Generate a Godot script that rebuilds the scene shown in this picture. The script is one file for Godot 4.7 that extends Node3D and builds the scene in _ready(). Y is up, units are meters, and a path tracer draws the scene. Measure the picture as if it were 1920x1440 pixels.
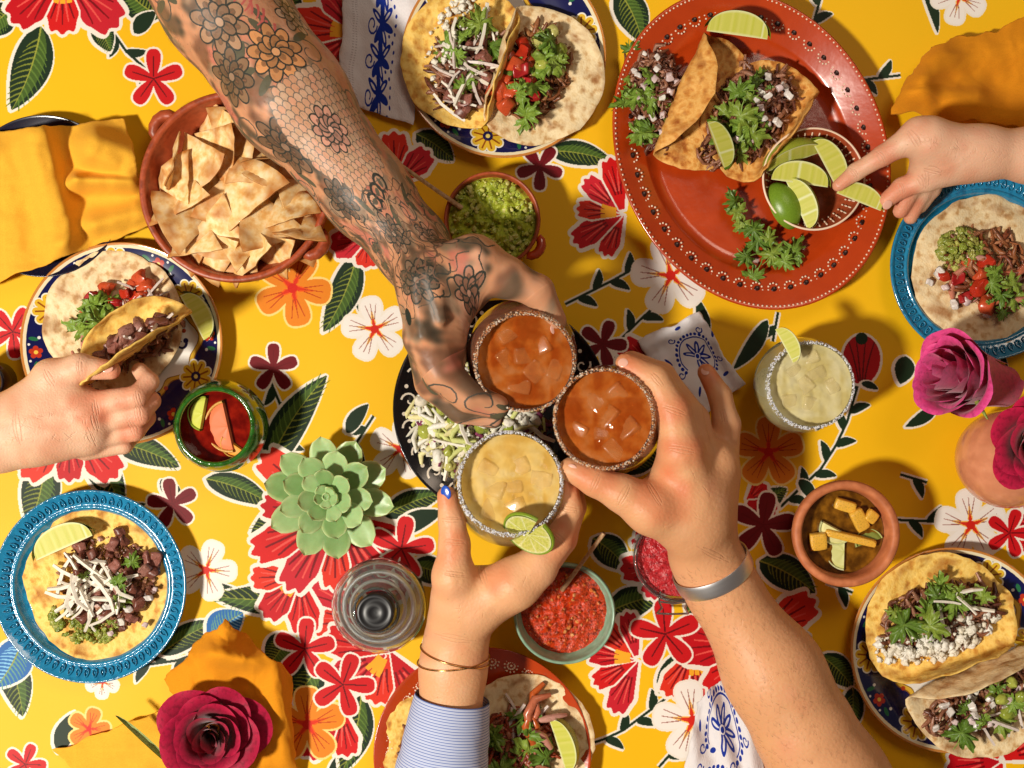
extends Node3D
# A table laid for tacos, seen from straight above: five hands, three of them clinking glasses.

const S := 0.00062      # metres on the table per photograph pixel
const H := 1.5          # height of the camera over the table
var M := {}             # materials
var taken := {}
var rng := RandomNumberGenerator.new()

func _ready() -> void:
	rng.seed = 11
	# camera, surroundings, lamps, exposure
	var cam := Camera3D.new(); cam.name = "camera"; add_child(cam)
	cam.look_at_from_position(Vector3(0, H, 0), Vector3.ZERO, Vector3(0, 0, -1))
	cam.fov = rad_to_deg(2.0 * atan(720.0 * S / H)); cam.near = 0.05; cam.far = 30.0; cam.current = true
	var we := WorldEnvironment.new(); we.name = "surroundings"
	var env := Environment.new(); env.background_mode = Environment.BG_COLOR; env.background_color = Color(FILL.r, FILL.g, FILL.b).linear_to_srgb()
	env.tonemap_mode = Environment.TONE_MAPPER_LINEAR; env.tonemap_exposure = 1.0
	env.sdfgi_enabled = true; env.ssao_enabled = true; env.ssil_enabled = true
	we.environment = env; add_child(we)
	var key := SpotLight3D.new(); key.name = "studio_lamp"; add_child(key)
	key.look_at_from_position(KEY_AT, Vector3(0.1, 0, -0.05), Vector3.UP)
	key.light_color = Color(1.0, 0.965, 0.91); key.light_energy = KEY_E; key.light_size = 0.15
	key.spot_angle = 34.0; key.spot_range = 8.0; key.spot_attenuation = 2.0; key.spot_angle_attenuation = 0.6; key.shadow_enabled = true
	var soft := AreaLight3D.new(); soft.name = "added_fill_light"; add_child(soft)  # fill lamp added to soften shadows and put highlights on glossy surfaces
	soft.look_at_from_position(Vector3(0.9, 2.7, -1.5), Vector3(0.1, 0, 0), Vector3.UP)
	soft.area_size = Vector2(1.0, 1.0); soft.area_normalize_energy = true
	soft.light_color = Color(1.0, 0.9, 0.8); soft.light_energy = 1.7; soft.area_range = 8.0; soft.shadow_enabled = true
	materials()
	tablecloth()
	crockery()
	cups()
	cloths()
	food()
	plants()
	people()
	held()

const FILL := Color(0.085, 0.066, 0.056)
const KEY_AT := Vector3(-1.66, 2.5, 0.72)
const KEY_E := 11.0

# ---------------------------------------------------------------- places and nodes
func P(x: float, y: float, h := 0.0) -> Vector3:      # where a thing at that height stands on the plan
	var k := S * (H - h) / H
	return Vector3((x - 960.0) * k, h, (y - 720.0) * k)

func R(px: float, h := 0.0) -> float:
	return px * S * (H - h) / H

func numbered(called: String) -> String:
	var n: int = taken.get(called, 0)
	taken[called] = n + 1
	return called if n == 0 else "%s_%03d" % [called, n]

func tag(o: Node3D, label: String, category: String, group := "") -> Node3D:
	o.set_meta("label", label)
	o.set_meta("category", category)
	if group:
		o.set_meta("group", group)
	return o

func thing(called: String, label: String, category: String, at := Vector3.ZERO, group := "") -> Node3D:
	var o := Node3D.new()
	o.name = numbered(called)
	add_child(o)
	o.position = at
	return tag(o, label, category, group)

# a mesh under its thing; the builder holds places in the world, the mesh is kept in the thing's own axes
func part(called: String, b: MB, m: Material, parent: Node3D, kind := "", label := "") -> MeshInstance3D:
	var o := MeshInstance3D.new()
	o.name = called
	var shift := Vector3.ZERO
	var p: Node = parent
	while p != self:
		shift += (p as Node3D).position
		p = p.get_parent()
	o.mesh = b.mesh(-shift)
	o.material_override = m
	parent.add_child(o, true)
	if kind:
		o.set_meta("kind", kind)
	if label:
		o.set_meta("label", label)
	return o

func lone(called: String, b: MB, m: Material, label: String, category: String, group := "") -> MeshInstance3D:
	var o := MeshInstance3D.new()
	o.name = numbered(called)
	var at := b.base()
	o.mesh = b.mesh(-at)
	o.position = at
	o.material_override = m
	add_child(o)
	tag(o, label, category, group)
	return o

# ---------------------------------------------------------------- mesh builder
class MB:
	var v := PackedVector3Array()
	var uv := PackedVector2Array()
	var c := PackedColorArray()
	var i := PackedInt32Array()
	func add(p: Vector3, col := Color.WHITE, t := Vector2.ZERO) -> int:
		v.append(p); uv.append(t); c.append(col)
		return v.size() - 1
	func tri(a: int, b: int, d: int) -> void:
		i.append(a); i.append(b); i.append(d)
	func quad(a: int, b: int, d: int, e: int) -> void:
		tri(a, b, d); tri(a, d, e)
	func base() -> Vector3:
		var lo := v[0]
		var hi := v[0]
		for p in v:
			lo = lo.min(p); hi = hi.max(p)
		return Vector3((lo.x + hi.x) / 2, lo.y, (lo.z + hi.z) / 2)
	func put(o: MB, t: Transform3D, col := Color.WHITE) -> void:
		var n := v.size()
		for k in o.v.size():
			v.append(t * o.v[k]); uv.append(o.uv[k]); c.append(o.c[k] * col)
		for k in o.i:
			i.append(k + n)
	# f(u, w) gives the point; rows u 0..nu, columns w 0..nw
	func grid(nu: int, nw: int, f: Callable, round_w := false, col := Color.WHITE, flip := false) -> void:
		var n := v.size()
		var cols := nw if round_w else nw + 1
		for a in nu + 1:
			for b in cols:
				var s := float(a) / nu
				var t := float(b) / nw
				add(f.call(s, t), col, Vector2(t, s))
		for a in nu:
			for b in nw:
				var p := n + a * cols + b
				var q := n + a * cols + (b + 1) % cols
				if flip:
					quad(p, q, q + cols, p + cols)
				else:
					quad(p, p + cols, q + cols, q)
	func tube(pts: Array, rad: Array, sides := 8, col := Color.WHITE, caps := true) -> void:
		var n := v.size()
		var up := Vector3(0.31, 0.85, 0.42).normalized()
		var m := pts.size()
		for k in m:
			var d: Vector3 = (pts[mini(k + 1, m - 1)] - pts[maxi(k - 1, 0)]).normalized()
			var e := d.cross(up)
			e = e.normalized() if e.length() > 0.01 else d.cross(Vector3.RIGHT).normalized()
			var g := d.cross(e)
			up = -g if k == 0 else up
			for s in sides:
				var an := TAU * s / sides
				add(pts[k] + (e * cos(an) + g * sin(an)) * rad[k], col, Vector2(float(s) / sides, float(k) / (m - 1)))
		for k in m - 1:
			for s in sides:
				var a := n + k * sides + s
				var b := n + k * sides + (s + 1) % sides
				quad(a, b, b + sides, a + sides)
		if caps:
			var a := add(pts[0], col)
			var b := add(pts[m - 1], col)
			for s in sides:
				tri(a, n + (s + 1) % sides, n + s)
				tri(b, n + (m - 1) * sides + s, n + (m - 1) * sides + (s + 1) % sides)
	# profile of (radius, height) turned about a vertical axis; texture laid flat from above
	func lathe(at: Vector3, prof: Array, seg := 64, col := Color.WHITE, sx := 1.0, sz := 1.0, turn := 0.0, span := 0.0) -> void:
		var n := v.size()
		var big := span
		if big == 0.0:
			for q in prof:
				big = maxf(big, q.x)
		for q in prof:
			for s in seg:
				var an := TAU * s / seg
				var x: float = q.x * cos(an)
				var z: float = q.x * sin(an)
				var w := Vector3(x * sx, q.y, z * sz).rotated(Vector3.UP, turn)
				add(at + w, col, Vector2(0.5 + 0.5 * x / big, 0.5 + 0.5 * z / big))
		for k in prof.size() - 1:
			for s in seg:
				var a := n + k * seg + s
				var b := n + k * seg + (s + 1) % seg
				quad(a, a + seg, b + seg, b)
	# a sheet with thickness over a disc: f(r 0..1, angle) is the middle of the sheet
	func sheet(nr: int, ns: int, f: Callable, thick: float, col := Color.WHITE, under := Color.WHITE) -> void:
		var mid := MB.new()
		mid.add(f.call(0.0, 0.0), col, Vector2(0.5, 0.5))
		for a in nr:
			for b in ns:
				var r := float(a + 1) / nr
				var an := TAU * b / ns
				mid.add(f.call(r, an), col, Vector2(0.5 + 0.5 * r * cos(an), 0.5 + 0.5 * r * sin(an)))
		for b in ns:
			mid.tri(0, 1 + b, 1 + (b + 1) % ns)
		for a in nr - 1:
			for b in ns:
				var p := 1 + a * ns + b
				var q := 1 + a * ns + (b + 1) % ns
				mid.quad(p, p + ns, q + ns, q)
		var nm := mid.normals()
		var n := v.size()
		var m := mid.v.size()
		var last := m - ns
		for k in m:
			var th := thick * (0.5 if k < last else 0.3)
			add(mid.v[k] + nm[k] * th, mid.c[k], mid.uv[k])
		for k in m:
			var th := thick * (0.5 if k < last else 0.3)
			add(mid.v[k] - nm[k] * th, under, mid.uv[k])
		for k in range(0, mid.i.size(), 3):
			tri(n + mid.i[k], n + mid.i[k + 1], n + mid.i[k + 2])
			tri(n + m + mid.i[k], n + m + mid.i[k + 2], n + m + mid.i[k + 1])
		for b in ns:
			var p := n + last + b
			var q := n + last + (b + 1) % ns
			quad(p, p + m, q + m, q)
	func normals() -> PackedVector3Array:
		var n := PackedVector3Array()
		n.resize(v.size())
		for k in range(0, i.size(), 3):
			var a := i[k]
			var b := i[k + 1]
			var d := i[k + 2]
			var x := (v[d] - v[a]).cross(v[b] - v[a])
			n[a] += x; n[b] += x; n[d] += x
		for k in n.size():
			n[k] = n[k].normalized() if n[k].length_squared() > 0.0 else Vector3.UP
		return n
	func facet() -> MB:      # every face with corners of its own
		var o := MB.new()
		for k in i:
			o.i.append(o.add(v[k], c[k], uv[k]))
		return o
	func mesh(shift := Vector3.ZERO) -> ArrayMesh:
		var arr := []
		arr.resize(Mesh.ARRAY_MAX)
		var w := v.duplicate()
		for k in w.size():
			w[k] += shift
		# outward faces: turn a shape over whose volume comes out negative
		var vol := 0.0
		var mid := Vector3.ZERO
		for p in v:
			mid += p
		mid /= maxi(1, v.size())
		for k in range(0, i.size(), 3):
			vol += (v[i[k]] - mid).dot((v[i[k + 2]] - mid).cross(v[i[k + 1]] - mid))
		if vol < 0.0:
			i.reverse()
		arr[Mesh.ARRAY_VERTEX] = w
		arr[Mesh.ARRAY_NORMAL] = normals()
		arr[Mesh.ARRAY_TEX_UV] = uv
		arr[Mesh.ARRAY_COLOR] = c
		arr[Mesh.ARRAY_INDEX] = i
		var am := ArrayMesh.new()
		am.add_surface_from_arrays(Mesh.PRIMITIVE_TRIANGLES, arr)
		return am

# ---------------------------------------------------------------- bodies: a field of tapered capsules meshed as surface nets
class Field:
	var o: Vector3
	var s: float
	var n: Vector3i
	var f := PackedFloat32Array()
	func _init(lo: Vector3, hi: Vector3, cell: float) -> void:
		o = lo; s = cell
		n = Vector3i(((hi - lo) / cell).ceil()) + Vector3i.ONE
		f.resize(n.x * n.y * n.z)
		f.fill(1.0)
	func bone(a: Vector3, b: Vector3, ra: float, rb: float, k: float, sign := 1.0) -> void:
		var m := maxf(ra, rb) + maxf(k, s * 3.0) + s
		var lo := Vector3i(((a.min(b) - Vector3.ONE * m - o) / s).floor()).max(Vector3i.ZERO)
		var hi := Vector3i(((a.max(b) + Vector3.ONE * m - o) / s).ceil()).min(n - Vector3i.ONE)
		var ab := b - a
		var l2 := maxf(ab.length_squared(), 1e-9)
		var dr := rb - ra
		for z in range(lo.z, hi.z + 1):
			for y in range(lo.y, hi.y + 1):
				var at := (z * n.y + y) * n.x
				for x in range(lo.x, hi.x + 1):
					var p := o + Vector3(x, y, z) * s - a
					var t := clampf(p.dot(ab) / l2, 0.0, 1.0)
					var d := (p - ab * t).length() - ra - dr * t
					var g := f[at + x]
					if sign > 0.0:
						var h := maxf(k - absf(g - d), 0.0) / k
						f[at + x] = minf(g, d) - h * h * k * 0.25
					else:
						var h := maxf(k - absf(g + d), 0.0) / k
						f[at + x] = maxf(g, -d) + h * h * k * 0.25
	func ball(q: Vector3, rad: Vector3, k: float, basis := Basis()) -> void:
		var m := maxf(rad.x, maxf(rad.y, rad.z)) + maxf(k, s * 3.0)
		var lo := Vector3i(((q - Vector3.ONE * m - o) / s).floor()).max(Vector3i.ZERO)
		var hi := Vector3i(((q + Vector3.ONE * m - o) / s).ceil()).min(n - Vector3i.ONE)
		var inv := basis.inverse()
		var low := minf(rad.x, minf(rad.y, rad.z))
		for z in range(lo.z, hi.z + 1):
			for y in range(lo.y, hi.y + 1):
				var at := (z * n.y + y) * n.x
				for x in range(lo.x, hi.x + 1):
					var p := inv * (o + Vector3(x, y, z) * s - q)
					var d := ((p / rad).length() - 1.0) * low
					var g := f[at + x]
					var h := maxf(k - absf(g - d), 0.0) / k
					f[at + x] = minf(g, d) - h * h * k * 0.25
	func net() -> MB:
		var b := MB.new()
		var ids := PackedInt32Array()
		ids.resize(f.size())
		ids.fill(-1)
		var sx := 1
		var sy := n.x
		var sz := n.x * n.y
		var off := [0, sx, sy, sx + sy, sz, sx + sz, sy + sz, sx + sy + sz]
		var cor := [Vector3(0, 0, 0), Vector3(1, 0, 0), Vector3(0, 1, 0), Vector3(1, 1, 0), Vector3(0, 0, 1), Vector3(1, 0, 1), Vector3(0, 1, 1), Vector3(1, 1, 1)]
		var ed := [[0, 1], [2, 3], [4, 5], [6, 7], [0, 2], [1, 3], [4, 6], [5, 7], [0, 4], [1, 5], [2, 6], [3, 7]]
		var near := s * 2.5
		for z in n.z - 1:
			for y in n.y - 1:
				var row := (z * n.y + y) * n.x
				for x in n.x - 1:
					var at := row + x
					if absf(f[at]) > near:
						continue
					var neg := 0
					for q in 8:
						if f[at + off[q]] < 0.0:
							neg += 1
					if neg == 0 or neg == 8:
						continue
					var sum := Vector3.ZERO
					var cnt := 0
					for e in ed:
						var fa := f[at + off[e[0]]]
						var fb := f[at + off[e[1]]]
						if (fa < 0.0) != (fb < 0.0):
							sum += (cor[e[0]] as Vector3).lerp(cor[e[1]], fa / (fa - fb))
							cnt += 1
					ids[at] = b.add(o + (Vector3(x, y, z) + sum / cnt) * s)
		var st := [sx, sy, sz]
		for z in range(1, n.z - 1):
			for y in range(1, n.y - 1):
				var row := (z * n.y + y) * n.x
				for x in range(1, n.x - 1):
					var at := row + x
					if absf(f[at]) > near:
						continue
					var ins := f[at] < 0.0
					for a in 3:
						if (f[at + st[a]] < 0.0) == ins:
							continue
						var u: int = st[(a + 1) % 3]
						var w: int = st[(a + 2) % 3]
						var p := ids[at]
						var q := ids[at - u]
						var r := ids[at - u - w]
						var t := ids[at - w]
						if p < 0 or q < 0 or r < 0 or t < 0:
							continue
						if ins:
							b.quad(p, t, r, q)
						else:
							b.quad(p, q, r, t)
		return b

# ---------------------------------------------------------------- flat print, drawn with filled outlines
class Paint:
	var img: Image
	var k := 1.0
	var at := Vector2.ZERO
	func _init(w: int, h: int, bg: Color, scale := 1.0, from := Vector2.ZERO) -> void:
		img = Image.create(w, h, false, Image.FORMAT_RGB8)
		img.fill(bg)
		k = scale; at = from
	func poly(pts: PackedVector2Array, col: Color) -> void:
		var m := pts.size()
		if m < 3:
			return
		var q := PackedVector2Array()
		var lo := 1e9
		var hi := -1e9
		for p in pts:
			var w := (p - at) * k
			q.append(w)
			lo = minf(lo, w.y); hi = maxf(hi, w.y)
		for y in range(maxi(0, int(floor(lo - 0.5))), mini(img.get_height() - 1, int(ceil(hi))) + 1):
			var yc := y + 0.5
			var xs: Array[float] = []
			for e in m:
				var a := q[e]
				var b := q[(e + 1) % m]
				if (a.y <= yc) != (b.y <= yc):
					xs.append(a.x + (b.x - a.x) * (yc - a.y) / (b.y - a.y))
			xs.sort()
			for e in range(0, xs.size() - 1, 2):
				var x0 := int(round(xs[e]))
				var x1 := int(round(xs[e + 1]))
				if x1 > x0:
					img.fill_rect(Rect2i(x0, y, x1 - x0, 1), col)
	func disc(p: Vector2, r: float, col: Color) -> void:
		poly(oval(p, r, r), col)
	func oval(p: Vector2, rx: float, ry: float, turn := 0.0, n := 0) -> PackedVector2Array:
		var o := PackedVector2Array()
		if n == 0:
			n = clampi(int(maxf(rx, ry) * k * 2.0), 8, 48)
		for e in n:
			o.append(p + Vector2(rx * cos(TAU * e / n), ry * sin(TAU * e / n)).rotated(turn))
		return o
	func line(pts: PackedVector2Array, wide: float, col: Color, taper := 0.0) -> void:
		var l := PackedVector2Array()
		var r := PackedVector2Array()
		var m := pts.size()
		for e in m:
			var d := (pts[mini(e + 1, m - 1)] - pts[maxi(e - 1, 0)]).normalized().orthogonal()
			var w := wide * 0.5 * (1.0 - taper * float(e) / (m - 1))
			l.append(pts[e] + d * w)
			r.append(pts[e] - d * w)
		r.reverse()
		l.append_array(r)
		poly(l, col)
	func fat(pts: PackedVector2Array, d: float) -> PackedVector2Array:
		var big := pts
		for o in Geometry2D.offset_polygon(pts, d, Geometry2D.JOIN_ROUND):
			if not Geometry2D.is_polygon_clockwise(o) and o.size() > 2:
				big = o
		return big
	func curve(a: Vector2, b: Vector2, bend: float, n := 10) -> PackedVector2Array:
		var o := PackedVector2Array()
		var m := (a + b) / 2 + (b - a).orthogonal() * bend
		for e in n + 1:
			var t := float(e) / n
			o.append(a.lerp(m, t).lerp(m.lerp(b, t), t))
		return o
	func tex() -> ImageTexture:
		return ImageTexture.create_from_image(img)

const WHITE := Color(0.93, 0.9, 0.85)
const LEAF := Color(0.1, 0.18, 0.105)

func c8(r: int, g: int, b: int) -> Color:
	return Color8(r, g, b)

func pv(x: float, y: float) -> Vector2:
	return Vector2(x, y)

# one leaf from its stem to its tip: pale edge, dark blade, veins
func print_leaf(p: Paint, a: Vector2, b: Vector2, wide: float, veins := true, bend := 0.1, blue := false) -> void:
	var ax := b - a
	var nrm := ax.orthogonal()
	var mid := p.curve(a, b, bend, 14)
	var l := PackedVector2Array()
	var r := PackedVector2Array()
	var n := nrm.normalized()
	for e in 15:
		var t := e / 14.0
		var w := wide * 0.5 * pow(sin(PI * pow(t, 0.8)), 0.8) + 0.6
		l.append(mid[e] + n * w)
		r.append(mid[e] - n * w)
	r.reverse()
	l.append_array(r)
	var edge := p.fat(l, 5.0 if wide > 30 else 3.5)
	var off := PackedVector2Array()
	for q in edge:
		off.append(q + Vector2(-2.0, 1.0))
	p.poly(off, WHITE)
	p.poly(l, c8(30, 100, 170) if blue else LEAF)
	if veins and not blue:
		var inner := PackedVector2Array()
		for e in 15:
			inner.append(mid[e] + n * wide * 0.3 * pow(sin(PI * pow(e / 14.0, 0.8)), 0.8))
		for e in range(14, -1, -1):
			inner.append(mid[e])
		p.poly(inner, c8(66, 92, 34))
	if veins:
		var green := c8(120, 130, 45)
		if blue:
			green = c8(130, 190, 225)
		for e in range(2, 13):
			var t := e / 14.0
			var w := wide * 0.44 * pow(sin(PI * pow(t, 0.8)), 0.8)
			for sd in [-1.0, 1.0]:
				var c0: Vector2 = mid[e]
				var c1: Vector2 = mid[mini(e + 2, 14)] + n * w * sd
				p.line(p.curve(c0, c0.lerp(c1, 0.92), 0.12 * sd, 5), wide * 0.052, green.lerp(c8(60, 110, 50), 0.5 if sd > 0 else 0.0), 0.6)
		p.line(mid, wide * 0.05, c8(150, 155, 60), 0.7)

func petal_shape(c: Vector2, an: float, long: float, half: float, lobes := 4.0) -> PackedVector2Array:
	var o := PackedVector2Array()
	o.append(c + Vector2(long * 0.06, -long * 0.05).rotated(an))
	for e in 25:
		var t := e / 12.0 - 1.0
		var r := long * (1.0 - 0.34 * pow(absf(t), 3.0) + 0.035 * cos(t * PI * lobes))
		o.append(c + Vector2(r, 0).rotated(an + t * half))
	o.append(c + Vector2(long * 0.06, long * 0.05).rotated(an))
	return o

# hibiscus: petals of a fan with scalloped pale edges and stripes
func print_hibiscus(p: Paint, c: Vector2, r: float, a0: float, a1: float, n: int, stamen := true, dark := 0.0) -> void:
	var reds := [c8(206, 24, 24), c8(190, 14, 26), c8(216, 48, 28), c8(196, 30, 44)]
	for e in n:
		var an := deg_to_rad(lerpf(a0, a1, (e + 0.5) / n))
		var half := deg_to_rad((a1 - a0) / n * 0.56)
		var s := petal_shape(c, an, r * (0.9 + 0.12 * sin(e * 2.3 + c.x)), half)
		p.poly(p.fat(s, 6.0), WHITE)
	for e in n:
		var an := deg_to_rad(lerpf(a0, a1, (e + 0.5) / n))
		var half := deg_to_rad((a1 - a0) / n * 0.5)
		var long := r * (0.9 + 0.12 * sin(e * 2.3 + c.x))
		var col: Color = reds[(e + int(c.x)) % 4]
		p.poly(p.fat(petal_shape(c, an, long, half * 1.03), 3.2), WHITE)
		p.poly(petal_shape(c, an, long, half), col.darkened(dark))
		for q in 5:
			var t := (q - 2) / 2.6
			var d0 := c + Vector2(long * (0.34 + 0.06 * (q % 2)), 0).rotated(an + t * half * 0.62)
			var d1 := c + Vector2(long * (0.86 - 0.1 * absf(t)), 0).rotated(an + t * half * 0.84)
			p.line(p.curve(d0, d1, 0.05 * t, 6), r * 0.035, c8(120, 6, 16).darkened(dark) if q % 2 == 0 else c8(226, 84, 74).darkened(dark), 0.5)
	if stamen:
		var an := deg_to_rad((a0 + a1) / 2)
		for q in [-0.3, 0.0, 0.3]:
			p.line(p.curve(c + Vector2(r * 0.12, 0).rotated(an + q), c + Vector2(r * 0.4, 0).rotated(an + q * 0.8), 0.06, 5), r * 0.09, c8(240, 170, 40), 0.2)

# plumeria or a small five-pointed flower
func print_flower(p: Paint, c: Vector2, r: float, turn: float, kind: String, n := 5) -> void:
	var fill := c8(240, 234, 226)
	var edge := WHITE
	if kind == "orange":
		fill = c8(226, 130, 28); edge = c8(246, 214, 130)
	elif kind == "red":
		fill = c8(198, 20, 26)
	elif kind == "dark":
		fill = c8(110, 12, 22)
	var fat := 0.36 if kind in ["white", "orange"] else 0.27
	var shapes: Array[PackedVector2Array] = []
	for e in n:
		var an := deg_to_rad(turn) + TAU * e / n
		var s := PackedVector2Array()
		for q in 17:
			var t := PI * q / 16.0
			var x := r * 0.5 * (1.0 - cos(t))
			var w := r * fat * pow(sin(t), 0.75) * (0.45 + 0.75 * x / r)
			s.append(c + Vector2(x, -w).rotated(an))
		for q in range(15, 0, -1):
			var t := PI * q / 16.0
			var x := r * 0.5 * (1.0 - cos(t))
			var w := r * fat * pow(sin(t), 0.75) * (0.45 + 0.75 * x / r)
			s.append(c + Vector2(x, w).rotated(an))
		shapes.append(s)
	for s in shapes:
		p.poly(p.fat(s, 4.0), edge)
	for e in n:
		var an := deg_to_rad(turn) + TAU * e / n
		p.poly(shapes[e], fill)
		if kind in ["white", "orange"]:
			p.line(PackedVector2Array([c, c + Vector2(r * 0.62, 0).rotated(an)]), r * 0.22, c8(246, 190, 90) if kind == "white" else c8(232, 96, 20), 0.95)
			p.line(PackedVector2Array([c, c + Vector2(r * 0.4, 0).rotated(an)]), r * 0.16, c8(214, 50, 24), 0.9)
			for q in [-0.22, 0.0, 0.22]:
				p.line(PackedVector2Array([c + Vector2(r * 0.3, 0).rotated(an + q * 0.7), c + Vector2(r * 0.8, 0).rotated(an + q)]), r * 0.028, c8(150, 90, 80) if kind == "white" else c8(180, 60, 14), 0.4)
		else:
			p.line(PackedVector2Array([c, c + Vector2(r * 0.75, 0).rotated(an)]), r * 0.05, c8(96, 6, 14), 0.4)
	if kind in ["white", "orange"]:
		p.disc(c, r * 0.13, c8(206, 36, 24))

func print_vine(p: Paint, pts: Array, leaves := true) -> void:
	var cur := Curve2D.new()
	for e in pts.size():
		var t: Vector2 = (pts[mini(e + 1, pts.size() - 1)] - pts[maxi(e - 1, 0)]) * 0.18
		cur.add_point(pts[e], -t, t)
	var q := cur.tessellate(4, 6)
	p.line(q, 12.0, WHITE)
	if leaves:
		var long := cur.get_baked_length()
		var e := 26.0
		var sd := 1.0
		while e < long - 12.0:
			var a := cur.sample_baked(e)
			var d := (cur.sample_baked(e + 3.0) - a).normalized()
			print_leaf(p, a, a + d.rotated(0.85 * sd) * 40.0, 15.0, false, 0.2 * sd)
			e += 34.0
			sd = -sd
	p.line(q, 4.6, LEAF)

func print_bud(p: Paint, c: Vector2, r: float) -> void:
	var s := PackedVector2Array()
	for e in 24:
		var t := TAU * e / 24
		s.append(c + Vector2(sin(t) * r * 0.8, -cos(t) * r * (1.0 if cos(t) > 0 else 1.1)))
	p.poly(p.fat(s, 5.0), WHITE)
	p.poly(s, c8(176, 16, 24))
	for q in [-0.5, -0.2, 0.15, 0.5]:
		p.line(p.curve(c + Vector2(q * r * 0.25, r), c + Vector2(q * r * 1.1, -r * 0.7), 0.1 * q, 6), r * 0.07, c8(96, 6, 14), 0.3)
	p.disc(c + Vector2(0, -r * 0.85), r * 0.26, LEAF)
	print_leaf(p, c + Vector2(0, r * 1.05), c + Vector2(r * 0.7, r * 1.3), 12, false)

# ---------------------------------------------------------------- tablecloth
func tablecloth() -> void:
	var from := Vector2(-200, -150)
	var k := 2048.0 / 2320.0
	var p := Paint.new(2048, 1536, c8(240, 186, 18), k, from)
	for q in [[1460, 955, 1540, 880, 1590, 790, 1612, 715], [1060, 570, 1150, 525, 1215, 488], [1138, 662, 1200, 600, 1240, 562, 1262, 520], [1680, 975, 1790, 980],
			[1110, 1395, 1170, 1370, 1250, 1310], [1236, 1440, 1280, 1390, 1300, 1350], [200, 45, 235, 95, 280, 135], [656, 520, 668, 570, 690, 605], [1520, 66, 1544, -20],
			[1590, 152, 1690, 140], [1460, 585, 1450, 640], [500, 700, 525, 760, 540, 850], [395, 1090, 480, 1120], [1550, 1092, 1600, 1112], [400, 1215, 330, 1240, 260, 1250],
			[620, 1400, 640, 1450], [1690, 890, 1740, 905], [1910, 720, 1870, 690], [195, 900, 240, 955, 290, 975], [700, 780, 668, 830, 650, 880], [60, 1560, 150, 1500]]:
		var pts := []
		for e in range(0, q.size(), 2):
			pts.append(pv(q[e], q[e + 1]))
		print_vine(p, pts)
	# leaves: stem x, y, tip x, y, width
	for q in [[75, 48, 20, 205, 72], [300, 30, 225, -30, 60], [175, 40, 205, 95, 40], [505, -20, 562, 48, 62], [655, 20, 628, 130, 66], [1160, -20, 1205, 78, 60], [1030, 282, 1150, 304, 44],
			[668, 478, 606, 622, 56], [498, 886, 612, 704, 62], [650, 812, 690, 758, 26], [205, 828, 335, 876, 50], [82, 862, 52, 985, 72], [385, 898, 510, 948, 46], [610, 1110, 398, 1118, 60],
			[300, 1228, 410, 1166, 44], [4, 1222, 40, 1345, 58], [108, 1412, 140, 1336, 34], [676, 1306, 640, 1450, 60], [720, 968, 830, 926, 44], [740, 1000, 830, 960, 36], [1425, 1052, 1530, 1112, 62],
			[1112, 1010, 1180, 1070, 56], [1140, 1150, 1240, 1118, 58], [1235, 1300, 1325, 1215, 54], [1440, 600, 1376, 692, 28], [1412, 968, 1476, 916, 42], [1160, 880, 1250, 840, 58], [1590, 330, 1660, 380, 40],
			[1700, 668, 1690, 720, 36], [1760, 760, 1700, 800, 22], [700, 330, 770, 350, 60], [560, 1150, 640, 1130, 70], [1130, 1290, 1180, 1300, 26], [1180, 640, 1140, 700, 30], [300, 900, 340, 950, 30],
			[1500, 900, 1530, 940, 22], [600, 1240, 530, 1330, 62], [800, 1230, 870, 1180, 56], [660, 1130, 590, 1180, 60], [560, 940, 470, 1000, 56], [770, 1060, 850, 1090, 50], [1290, 1150, 1360, 1090, 50], [1540, 1230, 1600, 1290, 50], [20, 10, -40, 60, 60], [1380, 1010, 1330, 1060, 50], [640, 200, 700, 330, 56], [250, 60, 290, 20, 30], [780, 250, 850, 300, 46], [150, 830, 230, 960, 60], [1860, 1360, 1790, 1420, 50], [540, 1190, 500, 1250, 60], [1600, 1290, 1590, 1380, 40], [1730, -40, 1760, 60, 20], [1330, 620, 1310, 560, 22]]:
		print_leaf(p, pv(q[0], q[1]), pv(q[2], q[3]), q[4], q[4] > 38)
	print_leaf(p, pv(390, 1200), pv(455, 1150), 60, true, 0.1, true)
	print_leaf(p, pv(40, 1200), pv(-10, 1290), 70, true, 0.1, true)
	# hibiscus: centre, size, first and last angle, petals
	for q in [[690, 1160, 130, 150, 330, 4], [560, 1080, 110, 60, 200, 3], [1300, 1220, 120, 20, 140, 3], [640, 1330, 110, 60, 200, 3], [115, -50, 138, 20, 160, 3], [665, 60, 118, 115, 265, 3], [740, 345, 108, 150, 340, 4], [1168, 398, 104, 95, 275, 5], [690, 445, 70, 60, 200, 2], [128, 800, 130, 25, 155, 3], [628, 965, 176, 10, 235, 7],
			[725, 1222, 128, 35, 215, 4], [1195, 1235, 108, 95, 275, 5], [1410, 1195, 140, -50, 70, 3], [1420, 1205, 145, 110, 240, 3], [1880, 1425, 120, 90, 360, 5], [1255, 1060, 92, 100, 300, 4], [1400, 940, 60, -70, 60, 2], [1240, 700, 120, 150, 240, 2], [230, 1490, 120, 200, 330, 3], [1960, 990, 70, 120, 260, 3]]:
		print_hibiscus(p, pv(q[0], q[1]), q[2], q[3], q[4], q[5], q[2] > 80)
	for q in [[702, 617, 60, -100], [1258, 516, 72, -30], [1822, 985, 66, -95], [1300, 1352, 74, -100], [385, 1070, 56, -70], [750, 842, 56, -80], [1800, -8, 52, 30], [190, 1280, 30, 20], [1880, 1180, 50, 10]]:
		print_flower(p, pv(q[0], q[1]), q[2], q[3], "white")
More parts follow.
